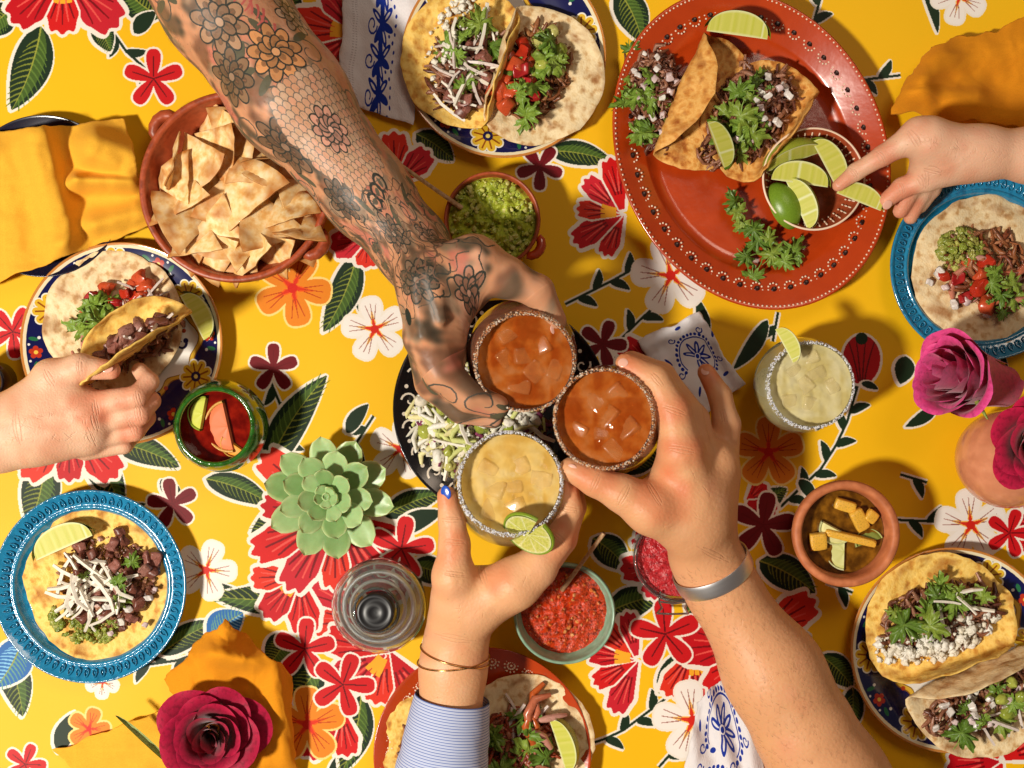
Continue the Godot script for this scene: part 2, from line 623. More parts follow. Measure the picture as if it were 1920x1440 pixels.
	for q in [[548, 540, 72, -65], [1442, 848, 66, -90], [575, 1360, 70, -90], [165, 1368, 40, 0]]:
		print_flower(p, pv(q[0], q[1]), q[2], q[3], "orange")
	for q in [[286, 146, 56, -90], [752, 1030, 62, -80], [570, 1218, 58, -85], [642, 1285, 60, -70], [1248, 1190, 66, -95], [22, 622, 50, -60], [45, 1435, 40, -70], [1895, 1000, 46, 0], [300, 1540, 56, 10]]:
		print_flower(p, pv(q[0], q[1]), q[2], q[3], "red")
	for q in [[1012, 312, 44, 90], [1432, 985, 62, -80], [512, 690, 46, -90], [322, 945, 48, -100], [1130, 645, 46, -70]]:
		print_flower(p, pv(q[0], q[1]), q[2], q[3], "dark")
	print_bud(p, pv(1617, 672), 44)
	var m := StandardMaterial3D.new()
	m.albedo_texture = p.tex()
	m.roughness = 0.5
	m.metallic_specular = 0.3
	m.heightmap_enabled = false
	var b := MB.new()
	# one big sheet with slack in it; the print goes on beyond the picture as it repeats
	var swell := FastNoiseLite.new()
	swell.seed = 5; swell.frequency = 2.2
	var wide := 2320.0 * S
	var deep := wide * 1536.0 / 2048.0
	var x0 := (from.x - 960.0) * S
	var z0 := (from.y - 720.0) * S
	var n := 96
	for a in n + 1:
		for e in n + 1:
			var x := lerpf(-1.15, 1.15, float(e) / n)
			var z := lerpf(-0.85, 0.85, float(a) / n)
			b.add(Vector3(x, swell.get_noise_2d(x, z) * 0.0022 + swell.get_noise_2d(x * 3.0 + z, z * 2.4 - x + 9.0) * 0.0009 - 0.0032, z), Color.WHITE, Vector2((x - x0) / wide, (z - z0) / deep))
	for a in n:
		for e in n:
			var q := a * (n + 1) + e
			b.quad(q, q + 1, q + n + 2, q + n + 1)
	# edges folded down over the table
	var rim: Array[int] = []
	for e in n:
		rim.append(e)
	for a in n:
		rim.append(a * (n + 1) + n)
	for e in n:
		rim.append(n * (n + 1) + n - e)
	for a in n:
		rim.append((n - a) * (n + 1))
	for e in rim.size():
		var a := rim[e]
		var d := rim[(e + 1) % rim.size()]
		var a2 := b.add(b.v[a] + Vector3(0, -0.2, 0), Color.WHITE, b.uv[a])
		var d2 := b.add(b.v[d] + Vector3(0, -0.2, 0), Color.WHITE, b.uv[d])
		b.quad(a, a2, d2, d)
	var o := lone("tablecloth", b, m, "glossy yellow oilcloth printed with red hibiscus, white flowers and dark leaves", "tablecloth")
	o.set_meta("kind", "structure")

# ---------------------------------------------------------------- materials
func noise_tex(freq: float, cols: Array, sd := 1, octaves := 4, size := 256, kind := FastNoiseLite.TYPE_SIMPLEX_SMOOTH) -> NoiseTexture2D:
	var n := FastNoiseLite.new()
	n.seed = sd; n.frequency = freq; n.noise_type = kind; n.fractal_octaves = octaves
	var t := NoiseTexture2D.new()
	t.width = size; t.height = size; t.seamless = true; t.noise = n
	var g := Gradient.new()
	var offs := PackedFloat32Array()
	var cs := PackedColorArray()
	for e in cols.size():
		offs.append(0.18 + 0.64 * e / maxf(1.0, cols.size() - 1))
		cs.append(cols[e])
	g.offsets = offs
	g.colors = cs
	t.color_ramp = g
	return t

func mat(called: String, col: Color, rough := 0.5, spec := 0.5) -> StandardMaterial3D:
	var m := StandardMaterial3D.new()
	m.resource_name = called
	m.albedo_color = col
	m.roughness = rough
	m.metallic_specular = spec
	M[called] = m
	return m

# mottled colour and fine relief that need no texture coordinates
func mottle(m: StandardMaterial3D, cols: Array, scale: float, relief := 0.0, freq := 0.02, sd := 1, vertex := false, relief_freq := 0.05) -> StandardMaterial3D:
	m.uv1_triplanar = true
	m.uv1_scale = Vector3.ONE * scale
	m.albedo_texture = noise_tex(freq, cols, sd)
	m.vertex_color_use_as_albedo = vertex
	if relief > 0.0:
		m.heightmap_enabled = true
		m.heightmap_scale = relief
		m.heightmap_texture = noise_tex(relief_freq, [Color.BLACK, Color.WHITE], sd + 50, 5)
	return m

func materials() -> void:
	var w := Color.WHITE
	mottle(mat("clay", Color8(178, 82, 46), 0.42), [Color(0.72, 0.66, 0.6), w, Color(0.86, 0.8, 0.76)], 9.0, 0.015)
	mottle(mat("clay_pale", Color8(216, 132, 84), 0.6), [Color(0.8, 0.74, 0.7), w], 9.0, 0.015)
	var m := mottle(mat("clay_glazed", Color8(190, 66, 18), 0.2, 0.55), [Color(0.93, 0.9, 0.88), w], 5.0, 0.01)
	m.clearcoat_enabled = true; m.clearcoat = 0.6; m.clearcoat_roughness = 0.12
	m = mottle(mat("blue_glaze", Color8(36, 136, 180), 0.16, 0.6), [Color(0.66, 0.76, 0.8), w, Color(0.86, 0.95, 0.95)], 14.0, 0.02)
	m.clearcoat_enabled = true; m.clearcoat = 0.7; m.clearcoat_roughness = 0.08
	m = mottle(mat("green_glaze", Color8(44, 104, 30), 0.14, 0.6), [Color(0.6, 0.62, 0.5), w, Color(0.9, 1.0, 0.7)], 12.0, 0.02)
	m.clearcoat_enabled = true; m.clearcoat = 0.8; m.clearcoat_roughness = 0.06
	mottle(mat("mint_glaze", Color8(150, 184, 160), 0.25), [Color(0.8, 0.84, 0.8), w], 14.0)
	mat("dark_glaze", Color8(26, 22, 30), 0.18)
	mat("steel", Color8(190, 190, 192), 0.22).metallic = 1.0
	mat("silver", Color8(236, 236, 238), 0.42).metallic = 1.0
	mat("gold", Color8(214, 170, 110), 0.25).metallic = 1.0
	mottle(mat("wood", Color8(214, 180, 140), 0.55), [Color(0.75, 0.68, 0.6), w], 40.0)
	# glass and drinks
	m = mat("glass", Color(0.96, 0.98, 0.97, 0.04), 0.02)
	m.transparency = BaseMaterial3D.TRANSPARENCY_ALPHA; m.refraction_enabled = true; m.refraction_scale = 0.05
	m = mat("glass_thin", Color(0.95, 0.98, 0.97, 0.1), 0.03)
	m.transparency = BaseMaterial3D.TRANSPARENCY_ALPHA
	m = mat("ice", Color(0.97, 0.98, 1.0, 0.06), 0.06)
	m.transparency = BaseMaterial3D.TRANSPARENCY_ALPHA; m.refraction_enabled = true; m.refraction_scale = 0.033
	m = mat("black_plastic", Color8(22, 22, 25), 0.4)
	for q in [["drink_orange", Color8(206, 108, 38), Color8(176, 76, 20)], ["drink_gold", Color8(246, 208, 120), Color8(232, 182, 86)], ["drink_lime", Color8(230, 216, 156), Color8(214, 196, 126)]]:
		m = mottle(mat(q[0], w, 0.12, 0.4), [q[2], q[1], (q[1] as Color).lightened(0.18)], 16.0, 0.03, 0.006, 7, false, 0.012)
		m.refraction_enabled = true; m.refraction_scale = 0.033; m.transparency = BaseMaterial3D.TRANSPARENCY_ALPHA; m.albedo_color.a = 0.62 if q[0] == "drink_orange" else 0.78; m.roughness = 0.04
		m = mat("ice_" + q[0], (q[1] as Color).lerp(Color8(255, 230, 190), 0.28), 0.3, 0.5)
		m.albedo_color.a = 0.26
		m.transparency = BaseMaterial3D.TRANSPARENCY_ALPHA
		m.clearcoat_enabled = true; m.clearcoat = 1.0; m.clearcoat_roughness = 0.03
	mottle(mat("sangria", Color8(140, 24, 8), 0.06), [Color(0.7, 0.5, 0.5), w], 12.0, 0.006)
	mottle(mat("tea", Color8(140, 92, 20), 0.06), [Color(0.6, 0.56, 0.5), w], 12.0, 0.006)
	mottle(mat("pink_salsa", Color8(196, 44, 52), 0.3), [Color(0.75, 0.66, 0.66), w, Color(1, 0.86, 0.84)], 26.0, 0.06)
	# food
	for q in [["corn_yellow", Color8(240, 196, 96), Color8(250, 214, 122), Color8(206, 140, 56)], ["corn_pale", Color8(232, 206, 158), Color8(242, 222, 180), Color8(196, 152, 98)], ["corn_toast", Color8(216, 150, 70), Color8(236, 186, 108), Color8(168, 92, 32)]]:
		m = mottle(mat(q[0], w, 0.62, 0.35), [q[3], q[1], q[2], q[1]], 13.0, 0.025, 0.018, 3, true, 0.09)
	m = mottle(mat("chip", w, 0.55, 0.4), [Color8(232, 176, 98), Color8(250, 214, 148), Color8(255, 236, 190)], 1.1, 0.0, 0.02, 9, true, 0.12)
	mottle(mat("meat", w, 0.38, 0.5), [Color(0.5, 0.45, 0.42), w, Color(0.8, 0.74, 0.7)], 40.0, 0.008, 0.03, 4, true)
	m = mottle(mat("crumb", w, 0.6, 0.3), [Color(0.92, 0.91, 0.89), w], 40.0, 0.0, 0.03, 4, true)
	m = mottle(mat("herb", w, 0.4, 0.45), [Color(0.55, 0.6, 0.5), w, Color(1.0, 1.0, 0.8)], 70.0, 0.012, 0.03, 6, true)
	m.backlight_enabled = true; m.backlight = Color(0.35, 0.42, 0.1)
	m = mottle(mat("wet", w, 0.22, 0.5), [Color(0.82, 0.82, 0.78), w, Color(0.94, 0.93, 0.9)], 55.0, 0.025, 0.03, 8, true)
	m = mottle(mat("rind", w, 0.3, 0.5), [Color(0.82, 0.85, 0.7), w], 60.0, 0.006, 0.04, 5, true, 0.1)
	m = mat("pulp", w, 0.45, 0.35)
	m.vertex_color_use_as_albedo = true
	m = mottle(mat("salt", w, 0.35, 0.5), [Color(0.9, 0.9, 0.9), w], 60.0, 0.0, 0.03, 5, true)
	# the same stuffs for single pieces, whose meshes are one unit across
	for q in [["meat_piece", 0.36, Color(0.62, 0.56, 0.52)], ["crumb_piece", 0.6, Color(0.93, 0.92, 0.9)], ["herb_piece", 0.42, Color(0.66, 0.7, 0.6)], ["wet_piece", 0.24, Color(0.86, 0.86, 0.83)]]:
		m = mottle(mat(q[0], w, q[1], 0.45), [q[2], w, (q[2] as Color).lerp(w, 0.6)], 1.3, 0.0, 0.02, 4, true)
		if q[0] == "herb_piece":
			m.backlight_enabled = true; m.backlight = Color(0.3, 0.36, 0.08)
	# cloth
	for q in [["cloth_yellow", Color8(248, 188, 62)], ["cloth_orange", Color8(236, 154, 34)]]:
		m = mottle(mat(q[0], q[1], 0.92, 0.2), [Color(0.86, 0.82, 0.76), w, Color(0.95, 0.92, 0.88)], 14.0, 0.008, 0.22, 12, false, 0.3)
		m.rim_enabled = true; m.rim = 0.4; m.rim_tint = 0.7
		m.backlight_enabled = true; m.backlight = Color(0.3, 0.22, 0.06)
	# plants
	m = mottle(mat("rose", w, 0.5, 0.3), [Color(0.8, 0.72, 0.74), w, Color(1, 0.9, 0.93)], 26.0, 0.006, 0.02, 21, true)
	m.backlight_enabled = true; m.backlight = Color(0.4, 0.05, 0.12); m.rim_enabled = true; m.rim = 0.5
	m = mottle(mat("succulent", w, 0.34, 0.45), [Color(0.94, 0.95, 0.92), w], 20.0, 0.0, 0.02, 22, true)
	m.subsurf_scatter_enabled = true; m.subsurf_scatter_strength = 0.2
	m = mottle(mat("vase", Color8(230, 154, 114), 0.2, 0.5), [Color(0.9, 0.86, 0.84), w], 10.0)
	m.clearcoat_enabled = true; m.clearcoat = 0.5; m.clearcoat_roughness = 0.1
	# skin
	m = mat("nail", Color8(232, 178, 158), 0.22)
	m = mat("nail_blue", Color8(34, 84, 190), 0.15)

# ---------------------------------------------------------------- plates and bowls
const PLATE := [[0.0, 0.005], [0.6, 0.005], [0.68, 0.007], [0.74, 0.011], [0.86, 0.015], [0.97, 0.019], [0.99, 0.0205], [1.0, 0.0195], [0.995, 0.017], [0.9, 0.011], [0.76, 0.005], [0.6, 0.0012], [0.0, 0.0012]]

func prof(table: Array, r: float, ky := 1.0) -> Array:
	var o := []
	for q in table:
		o.append(Vector2(q[0] * r, q[1] * ky))
	return o

# painted majolica: white star-shaped field, ochre scroll, navy border with flowers
func majolica(sd: int, warm := 0.0) -> StandardMaterial3D:
	var p := Paint.new(768, 768, c8(236, 232, 224), 384.0, Vector2(-1, -1))
	var g := RandomNumberGenerator.new()
	g.seed = sd
	var navy := c8(18, 22, 78)
	p.poly(p.oval(Vector2.ZERO, 1.0, 1.0, 0, 64), c8(200, 130, 60))
	p.poly(p.oval(Vector2.ZERO, 0.975, 0.975, 0, 64), c8(238, 226, 190))
	p.poly(p.oval(Vector2.ZERO, 0.945, 0.945, 0, 64), navy)
	for ring in [[0.0, c8(150, 96, 24)], [-0.012, c8(226, 180, 60)], [-0.05, c8(140, 100, 30)], [-0.06, c8(238, 234, 226)]]:
		var s := PackedVector2Array()
		for e in 120:
			var an := TAU * e / 120
			var r: float = 0.69 + 0.085 * absf(cos(an * 3.0)) * signf(cos(an * 3.0)) + 0.03 * cos(an * 12.0) + ring[0]
			s.append(Vector2(r, 0).rotated(an + 0.3))
		p.poly(s, ring[1])
	for e in 6:
		var an := TAU * (e + 0.5) / 6 + 0.3
		var c := Vector2(0.79, 0).rotated(an)
		for q in 9:
			p.disc(c + Vector2(0.13, 0).rotated(TAU * q / 9), 0.05, c8(240, 236, 220))
		for q in 9:
			p.disc(c + Vector2(0.125, 0).rotated(TAU * q / 9), 0.04, c8(226, 184, 50))
		p.disc(c, 0.12, c8(226, 184, 50))
		for q in 9:
			p.line(PackedVector2Array([c + Vector2(0.05, 0).rotated(TAU * q / 9), c + Vector2(0.14, 0).rotated(TAU * q / 9)]), 0.016, c8(150, 80, 20))
		p.disc(c, 0.05, navy)
		p.disc(c, 0.022, c8(240, 220, 120))
		var c2 := Vector2(0.86, 0).rotated(an + TAU / 12)
		for q in 5:
			p.disc(c2 + Vector2(0.04, 0).rotated(TAU * q / 5), 0.026, c8(190, 54, 30))
		p.disc(c2, 0.02, c8(240, 200, 80))
		for q in 2:
			var f := 0.09 if q == 0 else -0.09
			p.poly(p.oval(Vector2(0.88, 0).rotated(an + TAU / 12 + f * 1.7), 0.045, 0.02, an + f * 9.0), c8(40, 110, 70))
			p.disc(Vector2(0.92, 0).rotated(an + TAU / 12 + f), 0.013, c8(238, 236, 230))
			p.disc(Vector2(0.83, 0).rotated(an + TAU / 12 + f * 1.9), 0.016, c8(238, 236, 230))
		# navy scrolls inside the white field
		var s2 := PackedVector2Array()
		for q in 12:
			s2.append(Vector2(0.56, 0).rotated(an + TAU / 12 + 0.1) + Vector2(0.055 - 0.003 * q, 0).rotated(q * 0.5 + an))
		p.line(s2, 0.032, navy, 0.7)
		p.disc(s2[0], 0.026, navy)
		p.disc(Vector2(0.6, 0).rotated(an + TAU / 12 - 0.12), 0.022, c8(190, 70, 30))
	var m := mat("majolica_%d" % sd, Color.WHITE, 0.14, 0.5)
	m.albedo_texture = p.tex()
	m.clearcoat_enabled = true; m.clearcoat = 0.6; m.clearcoat_roughness = 0.08
	return m

func dish(called: String, label: String, x: float, y: float, rpx: float, m: Material, turn := 0.0, h := 0.0, sx := 1.0, sz := 1.0, cat := "plate", group := "", ky := 1.0) -> Node3D:
	var t := thing(called, label, cat, P(x, y, h), group)
	var b := MB.new()
	b.lathe(t.position, prof(PLATE, R(rpx, 0.018), ky), 96, Color.WHITE, sx, sz, turn)
	part("dish", b, m, t)
	return t

func crockery() -> void:
	var g := "painted plates with navy borders"
	dish("plate", "painted navy and ochre plate under the hand holding a taco", 237, 645, 190, majolica(3), 0.4, 0.0, 1, 1, "plate", g)
	dish("plate", "painted plate with two open tacos beside the white napkin at the top", 945, 112, 192, majolica(4), 0.1, 0.0, 1, 1, "plate", g)
	dish("plate", "dark bordered painted plate with two tacos in the lower right corner", 1777, 1213, 193, majolica(5), 0.9, 0.0, 1, 1, "plate", g)
	var dark := mat("navy_rim", Color8(24, 24, 44), 0.18)
	dish("plate", "dark plate rim peeping out from under the yellow napkin", 92, 372, 152, dark)
	# blue plates with a moulded border of drops
	for q in [[180, 1094, 181, "turquoise plate with drop border, shredded cheese tortilla on it, at the left"], [1832, 503, 176, "blue plate with drop border in shade beside the pink rose"]]:
		var t := thing("plate", q[3], "plate", P(q[0], q[1]), "blue plates with moulded drop borders")
		var r := R(q[2], 0.02)
		var b := MB.new()
		b.lathe(t.position, prof([[0.0, 0.006], [0.7, 0.006], [0.76, 0.009], [0.79, 0.016], [0.81, 0.0185], [0.83, 0.018], [0.845, 0.016], [0.96, 0.021], [0.98, 0.0245], [1.0, 0.0235], [1.0, 0.021], [0.94, 0.015], [0.78, 0.008], [0.7, 0.0012], [0.0, 0.0012]], r), 96)
		part("dish", b, M["blue_glaze"], t)
		var bead := MB.new()
		for e in 66:
			var an := TAU * e / 66
			var loop := []
			var rad := []
			for k in 9:
				var s := TAU * k / 8.0
				var rr := r * (0.903 + 0.042 * cos(s))
				var w := an + 0.034 * sin(s) * (0.75 - 0.35 * cos(s))
				loop.append(t.position + Vector3(rr * cos(w), 0.0178 + 0.0045 * (rr / r - 0.845) / 0.12, rr * sin(w)))
				rad.append(r * 0.0095)
			bead.tube(loop, rad, 6, Color.WHITE, false)
			var blob := ball(Vector3(r * 0.018, 0.0014, r * 0.011), 0.0, 1)
			bead.put(blob, Transform3D(Basis(Vector3.UP, -an), t.position + Vector3(r * 0.9 * cos(an), 0.0182, r * 0.9 * sin(an))))
		part("drop_border", bead, M["blue_glaze"], t)
	platter()
	# clay plate at the bottom with dotted rosettes
	var t := thing("plate", "orange clay plate with white dot rosettes at the bottom edge", "plate", P(905, 1408))
	var b := MB.new()
	b.lathe(t.position, prof(PLATE, R(204, 0.018)), 96)
	part("dish", b, M["clay_glazed"], t)
	var dots := MB.new()
	for e in 30:
		rosette(dots, t.position, R(204, 0.018), 1, 1, 0, TAU * e / 30, 0.86, 0.0152, true)
	part("slip_dots", dots, slip(), t)
	# black painted plate under the glasses
	var m := mat("black_painted", Color.WHITE, 0.16)
	var p := Paint.new(768, 768, c8(16, 15, 18), 384.0, Vector2(-1, -1))
	for e in 22:
		var an := TAU * e / 22
		var s := PackedVector2Array()
		var c := Vector2(0.85, 0).rotated(an)
		for q in 16:
			s.append(c + Vector2(0.078 - 0.0044 * q, 0).rotated(an * 1.0 + q * 0.42))
		p.line(s, 0.02, c8(226, 214, 196), 0.3)
		var c2 := Vector2(0.9, 0).rotated(an + TAU / 44)
		p.disc(c2, 0.019, c8(226, 214, 196))
		p.disc(Vector2(0.74, 0).rotated(an + TAU / 44), 0.014, c8(190, 170, 150))
	m.albedo_texture = p.tex()
	m.clearcoat_enabled = true; m.clearcoat = 0.6; m.clearcoat_roughness = 0.1
	dish("plate", "black plate with white scrolls and crumbled food under the raised glasses", 940, 765, 203, m, 0.2)

func slip() -> StandardMaterial3D:
	if not M.has("slip"):
		mat("slip", Color8(240, 214, 186), 0.5)
	return M["slip"]

# white slip dots, a ring of beads with a dark centre on the rim of a clay dish
func rosette(b: MB, at: Vector3, r: float, sx: float, sz: float, turn: float, an: float, rr: float, y: float, full := false) -> void:
	var c := Vector3(r * rr * cos(an), y, r * rr * sin(an))
	var bead := ball(Vector3(1, 0.4, 1), 0.0, 1)
	var n := 11
	for ring in (2 if full else 1):
		for e in n:
			var rad := 0.0078 - 0.0035 * ring
			var q := c + Vector3(cos(TAU * e / n), 0, sin(TAU * e / n)) * rad
			q.x *= sx; q.z *= sz
			var w := q.rotated(Vector3.UP, turn)
			w.y += 0.07 * ((Vector2(q.x / sx, q.z / sz).length() / r) - rr) * r * 1.9
			b.put(bead, Transform3D(Basis().scaled(Vector3.ONE * 0.00125), at + w))
	if full:
		b.put(bead, Transform3D(Basis().scaled(Vector3.ONE * 0.0016), at + Vector3(c.x * sx, c.y, c.z * sz).rotated(Vector3.UP, turn)))

func platter() -> void:
	var t := thing("platter", "large oval red clay platter with white dot rosettes, tacos and limes", "platter", P(1400, 290))
	var big := R(310, 0.03)
	var sx := 249.0 / 310.0
	var turn := deg_to_rad(25.0)
	var b := MB.new()
	b.lathe(t.position, prof([[0.0, 0.006], [0.66, 0.006], [0.71, 0.0075], [0.755, 0.013], [0.775, 0.0165], [0.96, 0.029], [0.985, 0.032], [1.0, 0.0315], [1.0, 0.029], [0.95, 0.023], [0.76, 0.009], [0.7, 0.0012], [0.0, 0.0012]], big), 128, Color.WHITE, sx, 1.0, turn)
	part("dish", b, M["clay_glazed"], t)
	var dots := MB.new()
	var cores := MB.new()
	for e in 44:
		var an := TAU * (e + 0.3) / 44
		# dots lie on the sloping rim; spaced evenly along the oval
		rosette(dots, t.position, big, sx, 1.0, turn, an, 0.87, 0.0228)
		var c := Vector3(big * 0.87 * cos(an) * sx, 0.0231, big * 0.87 * sin(an)).rotated(Vector3.UP, turn)
		cores.put(ball(Vector3(0.0037, 0.0009, 0.0037), 0.12, 1), Transform3D(Basis(), t.position + c))
	var bead := ball(Vector3(0.0013, 0.0008, 0.0013), 0.0, 1)
	for e in 190:
		var an := TAU * e / 190
		var c := Vector3(big * 0.978 * cos(an) * sx, 0.0312, big * 0.978 * sin(an)).rotated(Vector3.UP, turn)
		dots.put(bead, Transform3D(Basis(), t.position + c))
	part("slip_dots", dots, slip(), t)
	part("dark_dots", cores, mat("slip_dark", Color8(44, 14, 8), 0.3), t)

# an ellipsoid with lumps; detail 1 or more
func ball(rad: Vector3, lump := 0.0, detail := 1, sd := 0) -> MB:
	var b := MB.new()
	var nu := 4 * detail
	var nw := 6 * detail
	var n := FastNoiseLite.new()
	n.seed = sd; n.frequency = 0.9
	b.add(Vector3(0, rad.y, 0))
	for a in range(1, nu):
		for e in nw:
			var th := PI * a / nu
			var ph := TAU * (e + 0.5 * (a % 2)) / nw
			var d := Vector3(sin(th) * cos(ph), cos(th), sin(th) * sin(ph))
			var k := 1.0 + lump * n.get_noise_3d(d.x * 1.4 + sd * 3.1, d.y * 1.4, d.z * 1.4) * 1.8
			b.add(d * rad * k)
	var last := b.add(Vector3(0, -rad.y, 0))
	for e in nw:
		b.tri(0, 1 + e, 1 + (e + 1) % nw)
		b.tri(last, last - nw + (e + 1) % nw, last - nw + e)
	for a in nu - 2:
		for e in nw:
			var p := 1 + a * nw + e
			var q := 1 + a * nw + (e + 1) % nw
			b.quad(p, p + nw, q + nw, q)
	return b

# ---------------------------------------------------------------- cups, bowls and glasses
func box_mb(sz: Vector3, bev := 0.0) -> MB:
	var b := MB.new()
	var h := sz / 2
	var e := minf(bev, minf(h.x, minf(h.y, h.z)) * 0.9)
	# rounded block: a ball's directions pushed out to the corners
	var s := ball(Vector3.ONE, 0.0, 2)
	for k in s.v.size():
		var d := s.v[k]
		var p := Vector3(signf(d.x) * pow(absf(d.x), 0.35), signf(d.y) * pow(absf(d.y), 0.35), signf(d.z) * pow(absf(d.z), 0.35))
		var m := maxf(absf(p.x), maxf(absf(p.y), absf(p.z)))
		s.v[k] = (p / m).clamp(-Vector3.ONE, Vector3.ONE) * (h - Vector3.ONE * e) + d * e
	b.put(s, Transform3D())
	return b

# level surface of something soft: bumps over a disc
func pool(at: Vector3, r: float, bump: float, scale: float, sd: int, dome := 0.0) -> MB:
	var n := FastNoiseLite.new()
	n.seed = sd; n.frequency = scale
	var b := MB.new()
	var nr := 22
	var ns := 72
	b.add(at + Vector3(0, dome + n.get_noise_2d(at.x, at.z) * bump, 0))
	for a in nr:
		for e in ns:
			var q := r * (a + 1) / nr
			var an := TAU * e / ns
			var x := q * cos(an)
			var z := q * sin(an)
			var k := float(a + 1) / nr
			b.add(at + Vector3(x, dome * (1.0 - k * k) + n.get_noise_2d(at.x + x, at.z + z) * bump * (1.0 - pow(k, 6.0)), z))
	for e in ns:
		b.tri(0, 1 + e, 1 + (e + 1) % ns)
	for a in nr - 1:
		for e in ns:
			var p := 1 + a * ns + e
			var q := 1 + a * ns + (e + 1) % ns
			b.quad(p, p + ns, q + ns, q)
	return b

func lug(b: MB, c: Vector3, an: float, r: float, y: float, big: float) -> void:
	var d := Vector3(cos(an), 0, sin(an))
	var s := Vector3(-sin(an), 0, cos(an))
	var pts := []
	var rad := []
	for k in 7:
		var t := PI * k / 6.0
		pts.append(c + d * (r + big * 0.9 * sin(t)) + s * big * 1.1 * cos(t) + Vector3(0, y, 0))
		rad.append(big * (0.42 + 0.1 * sin(t)))
	b.tube(pts, rad, 10)

func cups() -> void:
	# big clay bowl for the chips
	var t := thing("clay_bowl", "wide brown clay bowl heaped with corn chips, beneath the tattooed forearm", "bowl", P(457, 362))
	var r := R(180, 0.05)
	var b := MB.new()
	b.lathe(t.position, [Vector2(0, 0.007), Vector2(r * 0.6, 0.008), Vector2(r * 0.8, 0.017), Vector2(r * 0.9, 0.036), Vector2(r * 0.925, 0.047), Vector2(r * 0.94, 0.0505), Vector2(r * 0.985, 0.051), Vector2(r, 0.048), Vector2(r * 0.995, 0.036), Vector2(r * 0.88, 0.012), Vector2(r * 0.66, 0.0), Vector2(0, 0.0)], 96)
	part("bowl", b, M["clay"], t)
	for an in [0.62, 3.85]:
		var l := MB.new()
		lug(l, t.position, an, r * 0.98, 0.037, 0.014)
		part("handle", l, M["clay"], t)
	# guacamole
	t = thing("bowl", "small clay bowl of chunky guacamole beside the tattooed wrist", "bowl", P(924, 422))
	r = R(91, 0.05)
	b = MB.new()
	b.lathe(t.position, [Vector2(0, 0.006), Vector2(r * 0.6, 0.008), Vector2(r * 0.9, 0.035), Vector2(r * 0.92, 0.049), Vector2(r * 0.95, 0.052), Vector2(r * 0.99, 0.051), Vector2(r, 0.047), Vector2(r * 0.93, 0.02), Vector2(r * 0.6, 0.0), Vector2(0, 0)], 64)
	part("bowl", b, M["clay"], t)
	var l := MB.new()
	lug(l, t.position, 0.56, r * 0.98, 0.04, 0.011)
	part("handle", l, M["clay_glazed"], t)
	part("guacamole", pool(t.position + Vector3(0, 0.038, 0), r * 0.92, 0.014, 55.0, 3, 0.012), mottle(mat("guac", Color8(178, 190, 60), 0.3), [Color(0.74, 0.76, 0.55), Color.WHITE, Color(1, 1, 0.86)], 40.0, 0.05), t)
	var bits := MB.new()
	scatter_bits(bits, t.position + Vector3(0, 0.042, 0), r * 0.86, 300, 0.0014, 0.0044, [Color(0.45, 0.5, 0.07), Color(0.58, 0.6, 0.12), Color(0.34, 0.42, 0.05), Color(0.66, 0.64, 0.2)], 0.007, 4)
	part("avocado_pieces", bits, M["wet"], t, "stuff")
	stick("thin wooden spoon handle resting in the guacamole bowl", P(748, 308, 0.085), P(866, 390, 0.05), 0.0028)
	# red salsa
	t = thing("bowl", "pale green rimmed bowl of red tomato salsa", "bowl", P(1055, 1136))
	r = R(96, 0.05)
	b = MB.new()
	b.lathe(t.position, [Vector2(0, 0.006), Vector2(r * 0.5, 0.008), Vector2(r * 0.86, 0.03), Vector2(r * 0.925, 0.05), Vector2(r * 0.95, 0.0525), Vector2(r * 0.985, 0.052), Vector2(r, 0.048), Vector2(r * 0.93, 0.022), Vector2(r * 0.55, 0.0), Vector2(0, 0)], 72)
	part("bowl", b, M["mint_glaze"], t)
	part("salsa", pool(t.position + Vector3(0, 0.029, 0), r * 0.87, 0.007, 60.0, 8, 0.004), mottle(mat("salsa", Color8(204, 66, 20), 0.16), [Color(0.6, 0.45, 0.4), Color.WHITE, Color(1, 0.8, 0.6)], 36.0, 0.06), t)
	bits = MB.new()
	scatter_bits(bits, t.position + Vector3(0, 0.031, 0), r * 0.8, 150, 0.0008, 0.0028, [Color(0.6, 0.09, 0.015), Color(0.68, 0.16, 0.03), Color(0.72, 0.28, 0.08), Color(0.5, 0.05, 0.012)], 0.003, 5)
	part("tomato_pieces", bits, M["wet"], t, "stuff")
	stick("thin pale spoon handle standing in the red salsa", P(1132, 1000, 0.1), P(1054, 1106, 0.035), 0.0028)
	# clip-top jar, part of it beneath the braceleted arm
	t = thing("jar", "glass clip-top jar of pink salsa below the braceleted wrist", "jar", P(1262, 1038))
	r = R(83, 0.045)
	b = MB.new()
	b.lathe(t.position, [Vector2(0, 0.004), Vector2(r * 0.84, 0.005), Vector2(r * 0.9, 0.01), Vector2(r * 0.9, 0.036), Vector2(r * 0.93, 0.043), Vector2(r * 0.97, 0.045), Vector2(r, 0.042), Vector2(r, 0.036), Vector2(r * 0.97, 0.032), Vector2(r * 0.98, 0.008), Vector2(r * 0.9, 0.0), Vector2(0, 0.0)], 64)
	part("jar_glass", b, M["glass"], t)
	part("pink_salsa", pool(t.position + Vector3(0, 0.034, 0), r * 0.885, 0.003, 70.0, 6), M["pink_salsa"], t)
	var clip := MB.new()
	var q := P(1264, 1128, 0.036)
	for s in [-1, 1]:
		clip.tube([q + Vector3(0.016 * s, 0.004, -0.012), q + Vector3(0.017 * s, 0, 0.0), q + Vector3(0.013 * s, -0.006, 0.008), q + Vector3(0.018 * s, -0.014, 0.016)], [0.0012, 0.0012, 0.0012, 0.0012], 8)
